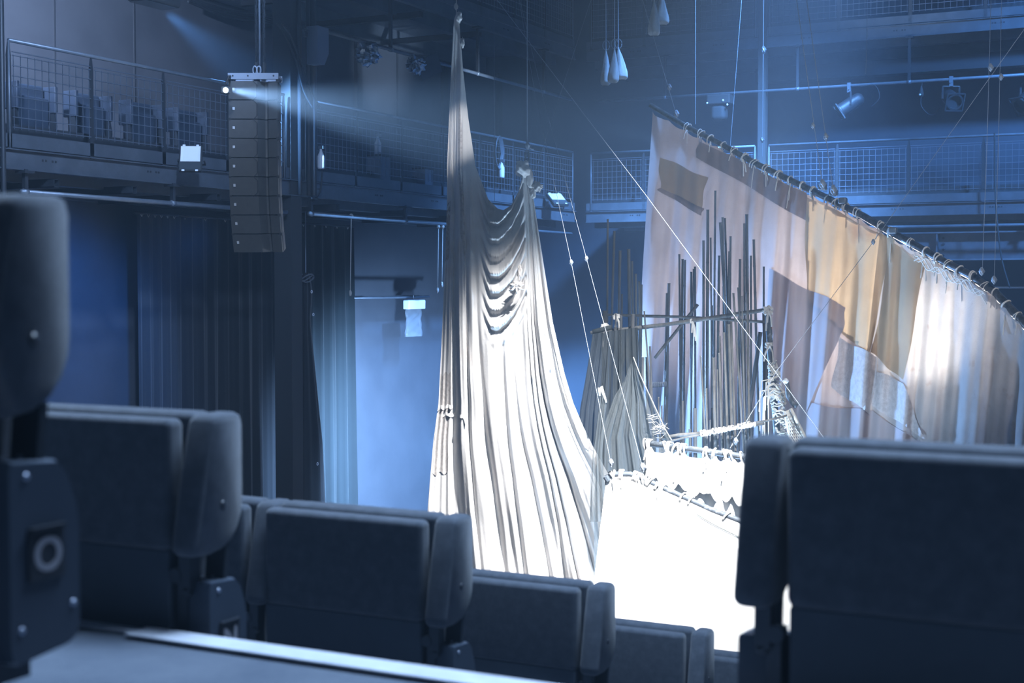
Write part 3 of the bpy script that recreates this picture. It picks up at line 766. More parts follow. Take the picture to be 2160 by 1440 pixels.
# foil-wrapped lamps and flag under the left high gallery
for i, (px, py, sc, lab) in enumerate(((776, 113, 1.0, 'blue shining foil-wrapped lamp on the left high pipe'), (877, 137, .85, 'silver foil-wrapped lamp on the left high pipe nearer the cloth'))):
    q = atX(px, py, XG+.06)
    t = thing('foil_wrapped_lamp', lab, 'stage lamp', q)
    mb = MB(); mb.blob(q, .15*sc, (1, 1.15, 1), seed=i*3+2, amp=.22, n=16, freq=3.7); mb.build('foil', M['foil'], t)
    MB().tube([q, Vector((q.x-.04, q.y, zU-.98))], .02, 6).build('clamp', M['steel_dark'], t)
q = atX(906, 140, XG+.1)
t = thing('lamp_flag', 'dull square flag panel tilted under the left high pipe beside the cloth', 'panel', q)
m = MB().box((-.012,-.19,-.16), (.012,.19,.16)); R = Matrix.Rotation(-.6, 3, 'Z') @ Matrix.Rotation(.45, 3, 'X') @ Matrix.Rotation(.3, 3, 'Y'); m.v = [q + R @ v for v in m.v]; m.build('panel', M['gallery_blue'], t)
MB().tube([q, Vector((q.x-.1, q.y-.1, zU-.98))], .014, 6).build('arm', M['steel_dark'], t)
q = atX(325, -8, XG+.05)
t = thing('flood_fixture', 'dark lamp housing at the top edge throwing a blue beam', 'stage lamp', q)
MB().rbox(q - Vector((.14,.32,.10)), q + Vector((.14,.32,.06)), .04).build('housing', M['black'], t, True)
MB().box(q + Vector((-.12,-.28,-.104)), q + Vector((.12,.28,-.1))).build('lens', M['glass'], t)
MB().tube([q, q + Vector((0,0,.8))], .02).build('hanger', M['steel_dark'], t)
TOPFIX = q.copy()

# ------------------------------------------------------------------ ropes and wires
def wire(label, pts, r=.006, m='wire', name='rigging_wire', knots=(), cat='wire'):
    P_ = [atD(*p) for p in pts]; r = r*.58
    mb = MB().tube(P_, r, 6)
    for kx, ky, kd, kr in knots: mb.blob(atD(kx, ky, kd), kr, (1, 1, 1.5), n=6)
    return tag(mb.build(name, M[m], None, False), label, cat)
TOPZ = -60
wire('long bright wire running diagonally from the top centre down to the right seat', [(1003, TOPZ, 16.2), (1365, 415, 15.6), (1750, 940, 14.9), (1790, 995, 14.85)], .0065)
wire('wire slanting from the top right corner down left across the sail', [(2204, 0, 15.0), (1842, 510, 15.2), (1640, 780, 15.3)], .0055, knots=((1842, 510, 15.2, .02),))
wire('short wire from the rag-wrapped post down left to the boom', [(1640, 780, 15.9), (1540, 945, 15.4)], .0065, knots=((1552, 930, 15.4, .025),))
wire('left one of two parallel wires dropping right of the cloth to the hull pipe', [(1088, TOPZ+20, 17.2), (1129, 200, 16.6), (1205, 553, 15.6), (1290, 985, 14.6)], .0045, knots=((1205, 553, 15.6, .02), (1289, 975, 14.62, .025)))
wire('right one of two parallel wires dropping right of the cloth to the hull pipe', [(1092, TOPZ+40, 17.2), (1144, 200, 16.6), (1237, 545, 15.7), (1358, 995, 14.6)], .0045, knots=((1237, 545, 15.7, .02), (1356, 985, 14.62, .03)))
wire('thin wire leaning left from the top towards the knotted cloth peak', [(1266, TOPZ, 18.5), (1127, 368, 17.2)], .0045)
wire('thin vertical line between the two cloth peaks', [(1042, TOPZ, 18.5), (1043, 425, 18.5)], .006, 'steel_light')
wire('slanting line holding the upper end of the sail yard', [(1338, TOPZ, 19.4), (1427, 243, 19.6)], .006, knots=((1412, 184, 19.5, .03), (1427, 240, 19.6, .035)))
wire('left one of the two lines down to the middle of the sail yard', [(1672, TOPZ, 18.0), (1735, 392, 17.75)], .0075, knots=((1715, 265, 17.8, .025), (1735, 388, 17.75, .04)))
wire('right one of the two lines down to the middle of the sail yard', [(1693, TOPZ, 18.0), (1758, 404, 17.65)], .0075, knots=((1742, 288, 17.7, .03), (1758, 400, 17.65, .04)))
wire('loose vertical line ending free in front of the back pipe', [(1829, TOPZ, 19), (1829, 90, 19), (1826, 156, 19)], .006)
wire('vertical line right of the upper sail end, dropping behind the yard', [(1467, TOPZ, 20.6), (1467, 262, 20.6)], .008, 'steel_light')
wire('thin dark line leaning behind the sail yard', [(1569, TOPZ, 21), (1540, 312, 21)], .006, 'steel_light')
wire('left one of the two far right lines down to the lower yard', [(2092, TOPZ, 16.8), (2082, 300, 16.4), (2072, 578, 16.0)], .0055, 'wire', knots=((2090, 142, 16.6, .03), (2071, 572, 16.0, .03)))
wire('right one of the two far right lines down to the lower yard', [(2114, TOPZ, 16.8), (2106, 300, 16.4), (2097, 594, 15.9)], .0055, 'wire', knots=((2112, 162, 16.6, .025), (2097, 590, 15.9, .03)))
wire('vertical line and hook dropping in front of the back gallery rail gap', [(1611, TOPZ, 23.5), (1608, 330, 23.5)], .012, 'steel_dark', knots=((1611, 105, 23.5, .04), (1608, 295, 23.5, .03)))
wire('rope holding the high left peak of the hanging cloth', [(962, TOPZ, 17.0), (963, 30, 17.0)], .010, 'rope', 'suspension_rope', knots=((962, 14, 17.0, .025),), cat='rope')
wire('straight rope with hook holding the knotted right peak of the cloth', [(1112, TOPZ, 17.0), (1112, 318, 17.0)], .011, 'wire', 'suspension_rope', knots=((1113, 307, 17.0, .03),), cat='rope')
# hook on that rope
t0 = atD(1112, 316, 17.0)
hk = thing('rope_hook', 'steel snap hook between the rope and the knotted cloth peak', 'hook', t0)
MB().tube([t0 + RIGHT*(.02*math.cos(a)) + Vector((0,0,-.075 + .075*math.sin(a))) for a in [q*2*PI/16 for q in range(17)]], .009, 6).build('body', M['pipe'], hk, True)
MB().tube([t0 + Vector((0,0,-.15)), t0 + Vector((0,0,-.21))], .008, 6).build('swivel', M['steel_light'], hk)
cable('dangling rope end with a stopper knot beside the hook', [atD(1113, 306, 17), atD(1118, 312, 17), atD(1126, 315, 17)], .012, 'wire', 'rope_end', 'rope')

# hanging sandbags
def sandbag(px, py, w, h, d, label, rope_top=TOPZ, seed=0, lean=0.0):
    c = atD(px, py, d); t = thing('sandbag', label, 'sandbag', c - Vector((0,0,h/2)), 'counterweight sandbags')
    rnd = random.Random(seed); p1 = rnd.uniform(0, 6); 
    def fn(u, v):
        a = 2*PI*u
        r = tab([(0,.10),(.08,.16),(.25,.42),(.5,.72),(.75,.98),(.9,1.0),(.97,.85),(1,.6)], v)
        k = 1 + .06*math.sin(5*a+p1+4*v) + .05*math.sin(9*a+p1)*(1-v)
        fl = lerp(.7, .45 if v > .95 else .75, v)
        p = c + RIGHT*(w/2*r*k*math.cos(a) + lean*v) + fw_h*(w/2*r*fl*k*math.sin(a)) + Vector((0,0,h/2 - h*v))
        return p
    MB().grid(fn, 36, 26).build('bag', M['sandbag'], t, True)
    top = c + Vector((0,0,h/2))
    m = MB().tube([top, atD(px, rope_top, d)], .007, 6); m.build('line', M['wire'], t)
    m = MB().tube([top + RIGHT*(.05*math.cos(a)) + Vector((0,0,.05+.07*math.sin(a))) for a in [q*2*PI/14 for q in range(15)]], .008, 5); m.build('loop', M['rope_dark'], t, True)
sandbag(1278, 142, .15, .52, 20.5, 'left sandbag of the hanging pair of ropes near the top', seed=1)
sandbag(1296, 138, .16, .50, 20.3, 'middle sandbag of the three hanging side by side', seed=2, lean=-.02)
sandbag(1304, 134, .20, .46, 20.6, 'right sandbag of the three hanging side by side', seed=3, lean=.05)
sandbag(1380, 38, .17, .48, 19.6, 'grey sandbag at the top edge above the sail end, lower of two', seed=4)
sandbag(1396, 20, .20, .42, 19.8, 'paler bulging sandbag at the top edge above the sail end', seed=5)

# ------------------------------------------------------------------ hanging cloth (drape)
DD = 17.0
Ltab = [(30, 959), (60, 956), (120, 953), (230, 948), (350, 943), (430, 943), (520, 940), (640, 935), (750, 930), (850, 925), (930, 914), (1000, 908), (1075, 902), (1250, 895), (1545, 890)]
Rtab = [(30, 1117), (345, 1117), (380, 1120), (440, 1130), (540, 1145), (680, 1167), (790, 1192), (850, 1210), (900, 1231), (950, 1256), (1005, 1287), (1100, 1332), (1250, 1392), (1545, 1500)]
TXT = [(0, 958), (.10, 962), (.20, 968), (.25, 977), (.29, 988), (.33, 1003), (.38, 1030), (.44, 1050), (.48, 1062), (.52, 1078), (.56, 1093), (.60, 1103), (.66, 1107), (.80, 1112), (1, 1117)]
TYT = [(0, 40), (.10, 30), (.20, 36), (.25, 150), (.29, 250), (.33, 350), (.38, 420), (.44, 440), (.48, 443), (.52, 433), (.56, 405), (.60, 368), (.66, 350), (.80, 345), (1, 358)]
def saw(x, k=.75):                          # asymmetric pleat -1..1
    x = x % 1.0
    return -1 + 2*(x/k) if x < k else 1 - 2*((x-k)/(1-k))
def pleat(x): 
    return .55*math.sin(2*PI*x) + .30*math.sin(2*PI*x*2.0+.6*math.sin(2*PI*x)) 
def drape_px(s, v):
    yt = tab(TYT, s); xt = tab(TXT, s)
    y = yt + (1540 - yt) * v
    L0, R0 = tab(Ltab, yt), tab(Rtab, yt)
    w0 = (xt - L0)/(R0 - L0)
    e = 1 - (1 - v)**2.2
    if s < .25: e = lerp(e, 1-(1-v)**3.5, .5)
    w = w0 + (s - w0)*e
    Ly, Ry = tab(Ltab, y), tab(Rtab, y)
    return Ly + (Ry - Ly)*w, y
def drape(s, v, off=0.0):
    x, y = drape_px(s, v)
    open_ = 1 - math.exp(-v*7)
    amp = .035 + .085*min(1, v*1.5)
    f = amp*open_*(.85*pleat(4.3*s + .30*math.sin(4*v) + .9*s*s) + .28*pleat(11.3*s + .3 + .5*math.sin(3*v+2))*(.4+.6*math.sin(7*s+4*v)**2) + .09*math.sin(2*PI*27*s + 3*math.sin(4*v)))
    # deep channels in the lower right part
    for s0, w_, a_ in ((.44, .012, .16), (.52, .010, .13), (.60, .008, .10), (.66, .008, .12), (.725, .010, .15), (.33, .014, .14), (.255, .012, .10), (.13, .02, .08)):
        sc = s0 + .012*math.sin(6*v + s0*30)
        f -= a_*sm(.10, .5, v)*math.exp(-((s - sc)/w_)**2)
    mask = sm(.33, .40, s)*(1 - sm(.575, .64, s))
    sw = (1 - sm(.20, .30, v))*sm(0, .01, v)
    g = v*30 + .6*math.sin(14*s)
    f = f*(1 - .8*mask*sw) + .085*mask*sw*(saw(g, .68))*(1 + .4*math.sin(g*2.1))
    f += .10*mask*(1-sm(.0, .3, v))         # belly of the swag
    # general bow
    f += .35*math.sin(PI*min(1, max(0, s)))*v*.6
    f -= .60*max(0.0, (.36 - s)/.36)**1.2*sm(.0, .45, v)   # the left tail turns away
    f += .015*math.sin(40*v + 9*s)*sm(.1,.4,v)
    return atD(x, y, DD - f - off)
dr = thing('hanging_cloth', 'tall stained white cloth hung from two peaks, spreading to the floor', 'cloth', atD(1080, 1530, DD)*1.0)
dr.location.z = 0.0
mb = MB(); mb.open = True; mb.grid(drape, 300, 260); mb.build('cloth', M['cloth'], dr, True)
# knots and rosettes
kb = MB(); c = atD(1103, 355, 16.93)
kb.blob(c, .085, (1.05, .9, 1.15), 4, .16, 18, 2.2); kb.blob(atD(1117, 375, 16.95), .06, (.7,.7,2.0), 9, .12, 14, 2.4)
kb.build('knot', M['cloth'], dr, True, label='rounded knot at the right peak')
kb = MB(); kb.blob(atD(1132, 394, 16.98), .062, (1.1, .8, .95), 14, .26, 18, 3.1); kb.blob(atD(1124, 408, 16.98), .045, (.8,.7,1.3), 17, .2, 12, 3)
kb.build('knot', M['cloth'], dr, True, label='ruffled rosette below the right peak')
kb = MB(); kb.blob(atD(1089, 600, 16.68), .055, (1.25, .8, .6), 23, .25, 16, 3.5); kb.blob(atD(1096, 575, 16.70), .04, (.7,.7,2.2), 25, .22, 14, 3)
for a in range(7):
    p0 = atD(1089, 602, 16.66); kb.tube([p0, p0 + RIGHT*.05*math.cos(a*1.1+.4) + Vector((0,0,-.02+.05*math.sin(a*1.1+.4))) - fw_h*.03, p0 + RIGHT*.10*math.cos(a*1.1+.4) + Vector((0,0,.08*math.sin(a*1.1+.4)-.02))], [.016,.012,.005], 6)
kb.build('knot', M['cloth_stain'], dr, True, label='tied knot halfway down')
kb = MB(); kb.blob(atD(968, 36, 16.98), .05, (.7,.7,1.2), 31, .2, 12, 3); kb.blob(atD(975, 90, 16.97), .035, (.7,.6,1.6), 33, .25, 12, 3)
kb.build('knot', M['cloth'], dr, True, label='gathered top of the left peak')
# stitched patches following the cloth
def patch(s0, s1, v0, v1, m, lab, off=.012, jag=.0, seed=0):
    rnd = random.Random(seed); ph = rnd.uniform(0, 6)
    def fn(u, w):
        s = lerp(s0, s1, u) + jag*math.sin(9*w+ph); v = lerp(v0, v1, w) + jag*.6*math.sin(11*u+ph)
        return drape(s, v, off)
    mb = MB(); mb.open = True; mb.grid(fn, 24, 40); return mb.build('patch', M[m], dr, True, label=lab)
patch(.005, .055, .26, .34, 'cloth_stain', 'darker sewn patch under the torn strip', .010, .002, 1)
patch(.01, .10, .50, .64, 'cloth_stain', 'coarse patch near the left hem', .012, .004, 2)
patch(.205, .245, .10, .30, 'cloth_stain', 'stained strip along the inner edge of the left tail', .010, .002, 3)
patch(.80, .90, .12, .30, 'cloth', 'plain patch on the right tail', .008, .003, 4)
patch(.93, .985, .40, .50, 'cloth_stain', 'speckled stain patch on the right edge', .010, .003, 5)
# torn ruffles across the left tail
for j, (v0, s0, s1) in enumerate(((.262, .0, .12), (.272, .0, .10), (.545, .0, .12), (.556, .05, .22))):
    mb = MB(); mb.open = True
    def fn(u, w, v0=v0, s0=s0, s1=s1, j=j):
        return drape(lerp(s0, s1, u), v0 + .005*w + .0015*math.sin(14*u+j), .012 + .022*w*(1 + .8*math.sin(23*u+j)))
    mb.grid(fn, 40, 6); mb.build('torn_edge', M['cloth'], dr, True)

# ------------------------------------------------------------------ sail with yard
YARD = [(1372, 222), (1450, 268), (1520, 303), (1600, 348), (1680, 386), (1760, 425), (1820, 455), (1880, 490), (1940, 523), (2000, 557), (2050, 582), (2100, 618), (2150, 670), (2200, 725), (2260, 790)]
def sdepth(px): return lerp(20.0, 15.6, (px - 1372)/(2160 - 1372))
def yard_y(px): return tab(YARD, px)
def sail_fold(px, py):
    d = py - yard_y(px)
    k = sm(0, 260, d)
    x = px + .04*d
    f = .055*math.sin(x/17.0 + 1.3*math.sin(x/71.0)) + .045*math.sin(x/9.3 + .004*d + 2*math.sin(x/43.)) + .02*math.sin(x/4.6+ .01*d)
    f2 = .02*math.sin(d/31. + x/55.)
    return (f*(.30 + .75*k) + f2)
def sail_pt(px, py, off=0.0): return atD(px, py, sdepth(px) - .05 - sail_fold(px, py) - off)
sl = thing('patchwork_sail', 'large patchwork sail laced under a slanting yard, stained pink and tan', 'sail', atD(1800, 1500, 17.3))
sl.location.z = 0
yp = [atD(x, y, sdepth(x)) for x, y in YARD]
MB().tube(yp, [.036+.0012*i for i in range(len(yp))], 12).build('yard', M['yard'], sl, True)
LEFT = [(235, 1377), (400, 1366), (560, 1356), (700, 1348), (1000, 1336), (1400, 1325)]
LASTXY = [None]
def sail_fn(u, v):
    # u along the yard, v down; left edge slants
    xt = lerp(1377, 2255, u); yt = yard_y(xt) + 9 + 5*abs(math.sin(u*PI*26))
    y = lerp(yt, 1380, v)
    xl = tab(LEFT, y); x = xt + (xl - 1377)*(1 - u)*min(1.0, v*1.25 + 0.0)
    if u < .02: x = lerp(tab(LEFT, y), x, u/.02)
    LASTXY[0] = (x, y); return sail_pt(x, y)
def inpoly(x, y, q):
    r = True
    for (x0, y0), (x1, y1) in zip(q, q[1:] + q[:1]):
        if (x1-x0)*(y-y0) - (y1-y0)*(x-x0) < 0: r = False
    return r
CUT = [[(1706, 424), (1880, 514), (1828, 740), (1706, 634)], [(1886, 518), (1946, 562), (1902, 794), (1842, 736)], [(1862, 480), (2300, 790), (2300, 1500), (1772, 1500)]]
SXY = []
def sail_fn2(u, v):
    p = sail_fn(u, v); SXY.append(LASTXY[0]); return p
mb = MB(); mb.open = True; mb.grid(sail_fn2, 330, 110)
mb.f = [f for f in mb.f if not any(inpoly(sum(SXY[i][0] for i in f)/4, sum(SXY[i][1] for i in f)/4, q) for q in CUT)]
used = sorted({i for f in mb.f for i in f}); mp_ = {o: n for n, o in enumerate(used)}
mb.v = [mb.v[i] for i in used]; mb.f = [tuple(mp_[i] for i in f) for f in mb.f]
mb.build('canvas', M['sail'], sl, True)
def sail_patch(corners, m, lab, off, nu=44, nv=44, wob=2.0, seed=0):
    (a, b_, c_, d_) = corners              # tl, tr, br, bl in sail coordinates
    def fn(u, v):
        top = (lerp(a[0], b_[0], u), lerp(a[1], b_[1], u)); bot = (lerp(d_[0], c_[0], u), lerp(d_[1], c_[1], u))
        x = lerp(top[0], bot[0], v) + wob*math.sin(7*v+seed); y = lerp(top[1], bot[1], v) + wob*math.sin(9*u+seed)
        return sail_pt(x, y, off)
    mb = MB(); mb.open = True; mb.grid(fn, nu, nv)
    return mb.build('patch', M[m], sl, True, label=lab)
def white_fn(u, v):
    xt = lerp(1856, 2255, u); yt = yard_y(xt) + 9 + 6*abs(math.sin(u*PI*15)); y = lerp(yt, 1380, v)
    return sail_pt(lerp(xt - lerp(0, 96, v), xt, u), y, .012)
mb = MB(); mb.open = True; mb.grid(white_fn, 190, 120); mb.build('canvas', M['sail_white'], sl, True, label='white thin cloth on the right, glowing where the light comes through')
sail_patch([(1474, 296), (1700, 408), (1706, 470), (1466, 330)], 'sail_yoke', 'brown yoke strip under the yard', .02, 80, 16, 2, 1)
sail_patch([(1392, 395), (1485, 440), (1478, 455), (1385, 400)], 'sail_yoke', 'narrow brown strip', .018, 40, 8, 1, 7)
sail_patch([(1390, 330), (1492, 376), (1478, 445), (1393, 395)], 'sail_tan', 'rust-stained patch near the upper end', .014, 40, 30, 2, 8)
sail_patch([(1700, 414), (1885, 508), (1832, 748), (1700, 640)], 'sail_orange', 'bright orange linen patch', .030, 80, 80, 2.5, 2)
sail_patch([(1882, 512), (1952, 560), (1905, 802), (1838, 742)], 'sail_tan', 'tan linen patch', .026, 50, 70, 2.5, 3)
sail_patch([(1625, 568), (1786, 648), (1772, 716), (1600, 1100)], 'sail_mauve', 'dark mauve patch below the orange one', .038, 60, 90, 3, 4)
sail_patch([(1772, 712), (1852, 752), (1836, 872), (1754, 818)], 'lace', 'square lace panel', .046, 50, 50, 2, 5)
sail_patch([(1835, 775), (1905, 806), (1950, 925), (1838, 855)], 'lace', 'white lace strip with tucked edge', .034, 50, 40, 2, 6)
sail_patch([(1640, 840), (1840, 868), (1960, 950), (1650, 1380)], 'sail_mauve', 'pale mauve cloth at the lower middle', .022, 70, 80, 3, 9)
# lacing
def tie(parent, c, tdir, r, seed, tails=True, mt='rope', name='lashing', rr=.008, loops=2):
    rnd = random.Random(seed); m = MB(); tdir = tdir.normalized()
    e1 = Vector((0,0,1)); e1 = (e1 - tdir*e1.dot(tdir)).normalized(); e2 = tdir.cross(e1)
    for k in range(loops):
        off = tdir*(rnd.uniform(-.03,.03)); sl_ = rnd.uniform(-.03,.03)
        m.tube([c + off + (e1*math.cos(a) + e2*math.sin(a))*(r*1.12 + rr*.5) + tdir*sl_*math.cos(a) - Vector((0,0,.03))*max(0, -math.cos(a)) for a in [q*2*PI/16 for q in range(17)]], rr, 5)
    if tails:
        for k in range(rnd.choice((1, 2, 2))):
            p0 = c - e1*r - fw_h*.06; L_ = rnd.uniform(.10, .34)
            dx = rnd.uniform(-.06, .06)
            m.tube([p0, p0 + RIGHT*dx*.6 - fw_h*.02 + Vector((0,0,-L_*.4)), p0 + RIGHT*dx - fw_h*.01 + Vector((0,0,-L_))], rr*.9, 5)
    m.build(name, M[mt], parent, False)
xs = [1450, 1476, 1500, 1523, 1545, 1568, 1592, 1615, 1642, 1668, 1690, 1712, 1745, 1765, 1784, 1808, 1855, 1880, 1922, 1950, 1976, 2001, 2024, 2054, 2078, 2096, 2122, 2148]
for i, x in enumerate(xs):
    c = atD(x, yard_y(x), sdepth(x)); c2 = atD(x+6, yard_y(x+6), sdepth(x+6))
    tie(sl, c, c2 - c, .045, 100+i, rr=.006 + .0015*(i % 3))
m = MB()
for i in range(3):
    pts = []
    for k in range(26):
        x = 1925 + 6*k + 3*i; pts.append(atD(x, yard_y(x) + 22 + 9*math.sin(k*.9+i*2) + 3*i, sdepth(x) - .14))
    m.tube(pts, .007, 5)
m.build('lacing_cord', M['rope'], sl)
for x, y in ((1735, 396), (1758, 408), (1778, 425), (1884, 488)):
    c = atD(x, y, sdepth(x) - .05); MB().rbox(c - Vector((.05,.05,.03)), c + Vector((.05,.05,.05)), .02).build('clamp', M['steel_light'], sl, True)

# ------------------------------------------------------------------ bamboo tower and palisades
def ground_line(a, b_):                     # extend a->b_ to the floor
    t = a.z / (a.z - b_.z); return a + (b_ - a)*t
def pole_mb(xt, yt, xb, yb, wpx, d, seed=0, d2=None):
    a = atD(xt, yt, d); low = atD(xb, yb, d2 or d); g = ground_line(a, low)
    r = wpx*d/FPX/2; rnd = random.Random(seed); n = max(10, int((a - g).length/.32))
    pts = []; rs = []
    bend = Vector((rnd.uniform(-.03,.03), rnd.uniform(-.03,.03), 0))
    for i in range(n + 1):
        t = i/n; p = lerp(a, g, t) + bend*math.sin(PI*t)
        for dz, k in ((-.012, 1.0), (0, 1.14), (.012, 1.0)):
            if (i == 0 and dz < 0) or (i == n and dz > 0): continue
            pts.append(p + (g - a).normalized()*dz); rs.append(r*k*(.92 + .16*t))
    return MB().tube(pts, rs, 8)
def palisade(label, poles, d, m, cross=None, dj=.12, seed=0):
    base = atD(poles[len(poles)//2][0], 1500, d); base.z = 0
    t = thing('bamboo_palisade', label, 'bamboo', base, 'lashed rows of bamboo poles')
    rnd = random.Random(seed)
    for i, (xt, yt, xb, w) in enumerate(poles):
        dd = d + rnd.uniform(-dj, dj)
        pole_mb(xt, yt, xb, 960, w, dd, seed*100+i).build('pole', M[m], t, True)
    if cross:
        for (x0, y0, x1, y1, r, dq) in cross:
            a = atD(x0, y0, dq); b_ = atD(x1, y1, dq)
            MB().tube([lerp(a, b_, q/6) + Vector((0,0,.01*math.sin(q*2.1))) for q in range(7)], r, 8).build('crossbar', M['bamboo'], t, True)
            mm = MB()
            for i, (xt, yt, xb, w) in enumerate(poles):
                u = (lerp(xt, xb, .85) - x0)/(x1 - x0)
                if 0 < u < 1:
                    c = lerp(a, b_, u)
                    mm.tube([c + RIGHT*(.045*math.cos(q_)) - fw_h*(.03+.05*math.sin(q_)) + Vector((0,0,.02*math.sin(q_*2)+.012*k)) for k in (0,) for q_ in [z_*2*PI/10 for z_ in range(11)]], .009, 5)
            mm.build('lashing', M['rope'], t)
    return t
palisade('leftmost bamboo row rising dark against the blue haze', [(1282,462,1284,5),(1296,487,1282,6),(1308,528,1303,7),(1326,525,1326,8),(1333,550,1332,6),(1341,577,1340,6),(1348,593,1347,6),(1353,600,1352,6),(1312,620,1311,5)], 18.5, 'bamboo', seed=1)
palisade('short bamboo row left of centre in front of the sail', [(1411,597,1410,7),(1406,618,1405,4),(1433,536,1432,5),(1440,546,1439,6),(1445,548,1444,5),(1458,573,1457,5),(1463,567,1462,4),(1466,562,1466,5)], 18.3, 'bamboo_dark', seed=2)
palisade('tallest bamboo row in front of the middle of the sail', [(1484,507,1483,6),(1493,442,1491,7),(1499,501,1497,4),(1509,402,1508,5),(1517,539,1516,6),(1519,469,1552,6),(1524,458,1540,5),(1529,460,1543,5),(1541,498,1540,5),(1539,530,1539,6),(1507,629,1507,5),(1527,604,1527,7),(1502,644,1502,4)], 18.1, 'bamboo_dark', seed=3)
palisade('bamboo row beside the right tower post before the sail', [(1561,546,1560,6),(1570,471,1572,5),(1575,452,1577,7),(1584,539,1588,5),(1590,505,1607,6),(1611,562,1614,5)], 17.9, 'bamboo_dark', seed=4)
palisade('pale front bamboo row stepping up to the right, lashed with cord', [(1478,750,1486,4),(1490,819,1491,4),(1505,754,1510,7),(1513,779,1517,4),(1517,744,1523,5),(1518,708,1527,5),(1527,701,1534,6),(1537,684,1545,7),(1542,677,1551,6),(1547,618,1566,5),(1557,606,1573,5),(1565,624,1578,4),(1576,616,1586,6)], 16.7, 'bamboo', cross=[(1396, 924, 1612, 892, .022, 16.62), (1400, 934, 1660, 876, .012, 16.45)], dj=.08, seed=5)
palisade('low stubby bamboo row at the foot of the tower', [(1389,837,1390,4),(1396,855,1396,4),(1440,845,1442,4),(1466,861,1468,9),(1498,885,1499,4),(1502,860,1503,5),(1455,905,1456,6)], 16.9, 'bamboo_dark', seed=6)
palisade('dark bamboo poles at the left tower corner behind the netting', [(1335,662,1337,9),(1359,656,1379,4),(1371,730,1376,5),(1356,753,1357,7),(1364,753,1365,6),(1299,660,1298,4),(1310,665,1303,6)], 17.4, 'bamboo_dark', seed=7)

tw = thing('bamboo_tower', 'bamboo tower frame with a pale top rail meeting a taped post', 'tower', atD(1450, 1500, 17.3)*1.0); tw.location.z = 0
def bam(pts, r, m='bamboo', name='rail'):
    P_ = [atD(*p) for p in pts]; Q = []; R_ = []
    n = 8
    for (a, b_) in zip(P_, P_[1:]):
        for i in range(n):
            Q.append(lerp(a, b_, i/n)); R_.append(r*(1.12 if i % 4 == 2 else 1.0))
    Q.append(P_[-1]); R_.append(r)
    return MB().tube(Q, R_, 10).build(name, M[m], tw, True)
bam([(1246, 702, 17.6), (1400, 685, 17.4), (1624, 652, 17.0)], .024)
bam([(1272, 664, 18.0), (1430, 668, 17.9), (1616, 679, 17.6)], .018)
post_g = ground_line(atD(1619, 648, 17.0), atD(1638, 900, 16.9))
MB().tube([atD(1619, 648, 17.0), atD(1626, 760, 16.95), atD(1638, 900, 16.9), post_g], [.036, .038, .04, .042], 12).build('post', M['pipe'], tw, True)
MB().tube([atD(1621, 683, 16.99), atD(1622, 695, 16.99)], .040, 12).build('tape', M['orange'], tw, True, label='orange tape band')
lg = ground_line(atD(1276, 655, 18.0), atD(1270, 960, 18.0)); MB().tube([atD(1276, 655, 18.0), lg], .03, 10).build('post', M['bamboo_dark'], tw, True)
lg = ground_line(atD(1300, 690, 17.5), atD(1296, 960, 17.5)); MB().tube([atD(1300, 690, 17.5), lg], .03, 10).build('post', M['bamboo_dark'], tw, True)
lg = ground_line(atD(1613, 660, 17.65), atD(1618, 960, 17.65)); MB().tube([atD(1613, 660, 17.65), lg], .03, 10).build('post', M['bamboo_dark'], tw, True)
bam([(1472, 642, 18.0), (1381, 755, 17.9)], .020, 'bamboo', 'brace')
bam([(1333, 690, 17.5), (1310, 770, 17.4), (1290, 880, 17.3)], .030, 'bamboo_dark', 'brace')
bam([(1604, 700, 17.3), (1590, 800, 17.3), (1575, 900, 17.3)], .026, 'bamboo_dark', 'brace')
for i, (x, y, d, r) in enumerate(((1619, 655, 17.0, .06), (1460, 677, 17.3, .03), (1276, 690, 17.6, .05), (1622, 728, 16.95, .042), (1300, 668, 17.6, .04), (1322, 745, 17.4, .05))):
    c = atD(x, y, d); kb = MB(); kb.blob(c, r, (1.1, 1.0, .9), 40+i, .22, 12, 3)
    rnd = random.Random(i)
    for k in range(5):
        a = rnd.uniform(0, 6.28); kb.tube([c + RIGHT*r*.9*math.cos(q) + Vector((0,0,r*.7*math.sin(q+a))) - fw_h*r*.95*abs(math.sin(q*.5)) for q in [z_*PI/6 for z_ in range(13)]], .008, 5)
    for k in range(3): 
        dx = rnd.uniform(-.05,.05); kb.tube([c - fw_h*r, c - fw_h*r*1.1 + RIGHT*dx + Vector((0,0,-.08)), c - fw_h*r + RIGHT*dx*1.4 + Vector((0,0,-.14-.05*k))], .010, 5)
    kb.build('lashing', M['rope'], tw, False)
# cylinder of wire netting in the tower
c0 = atD(1371, 812, 17.6); c1 = atD(1405, 810, 17.6); mb = MB()
for k in range(12):
    a = 2*PI*k/12
    mb.tube([c0 + Vector((0,0,.03*math.sin(a))) + fw_h*.03*math.cos(a), c1 + Vector((0,0,.03*math.sin(a))) + fw_h*.03*math.cos(a)], .003, 4)
for k in range(9):
    c = lerp(c0, c1, k/8); mb.tube([c + Vector((0,0,.031*math.sin(q))) + fw_h*.031*math.cos(q) for q in [z_*PI/6 for z_ in range(13)]], .004, 4)
mb.build('mesh_roll', M['wire_mesh'], tw, label='small roll of wire mesh')

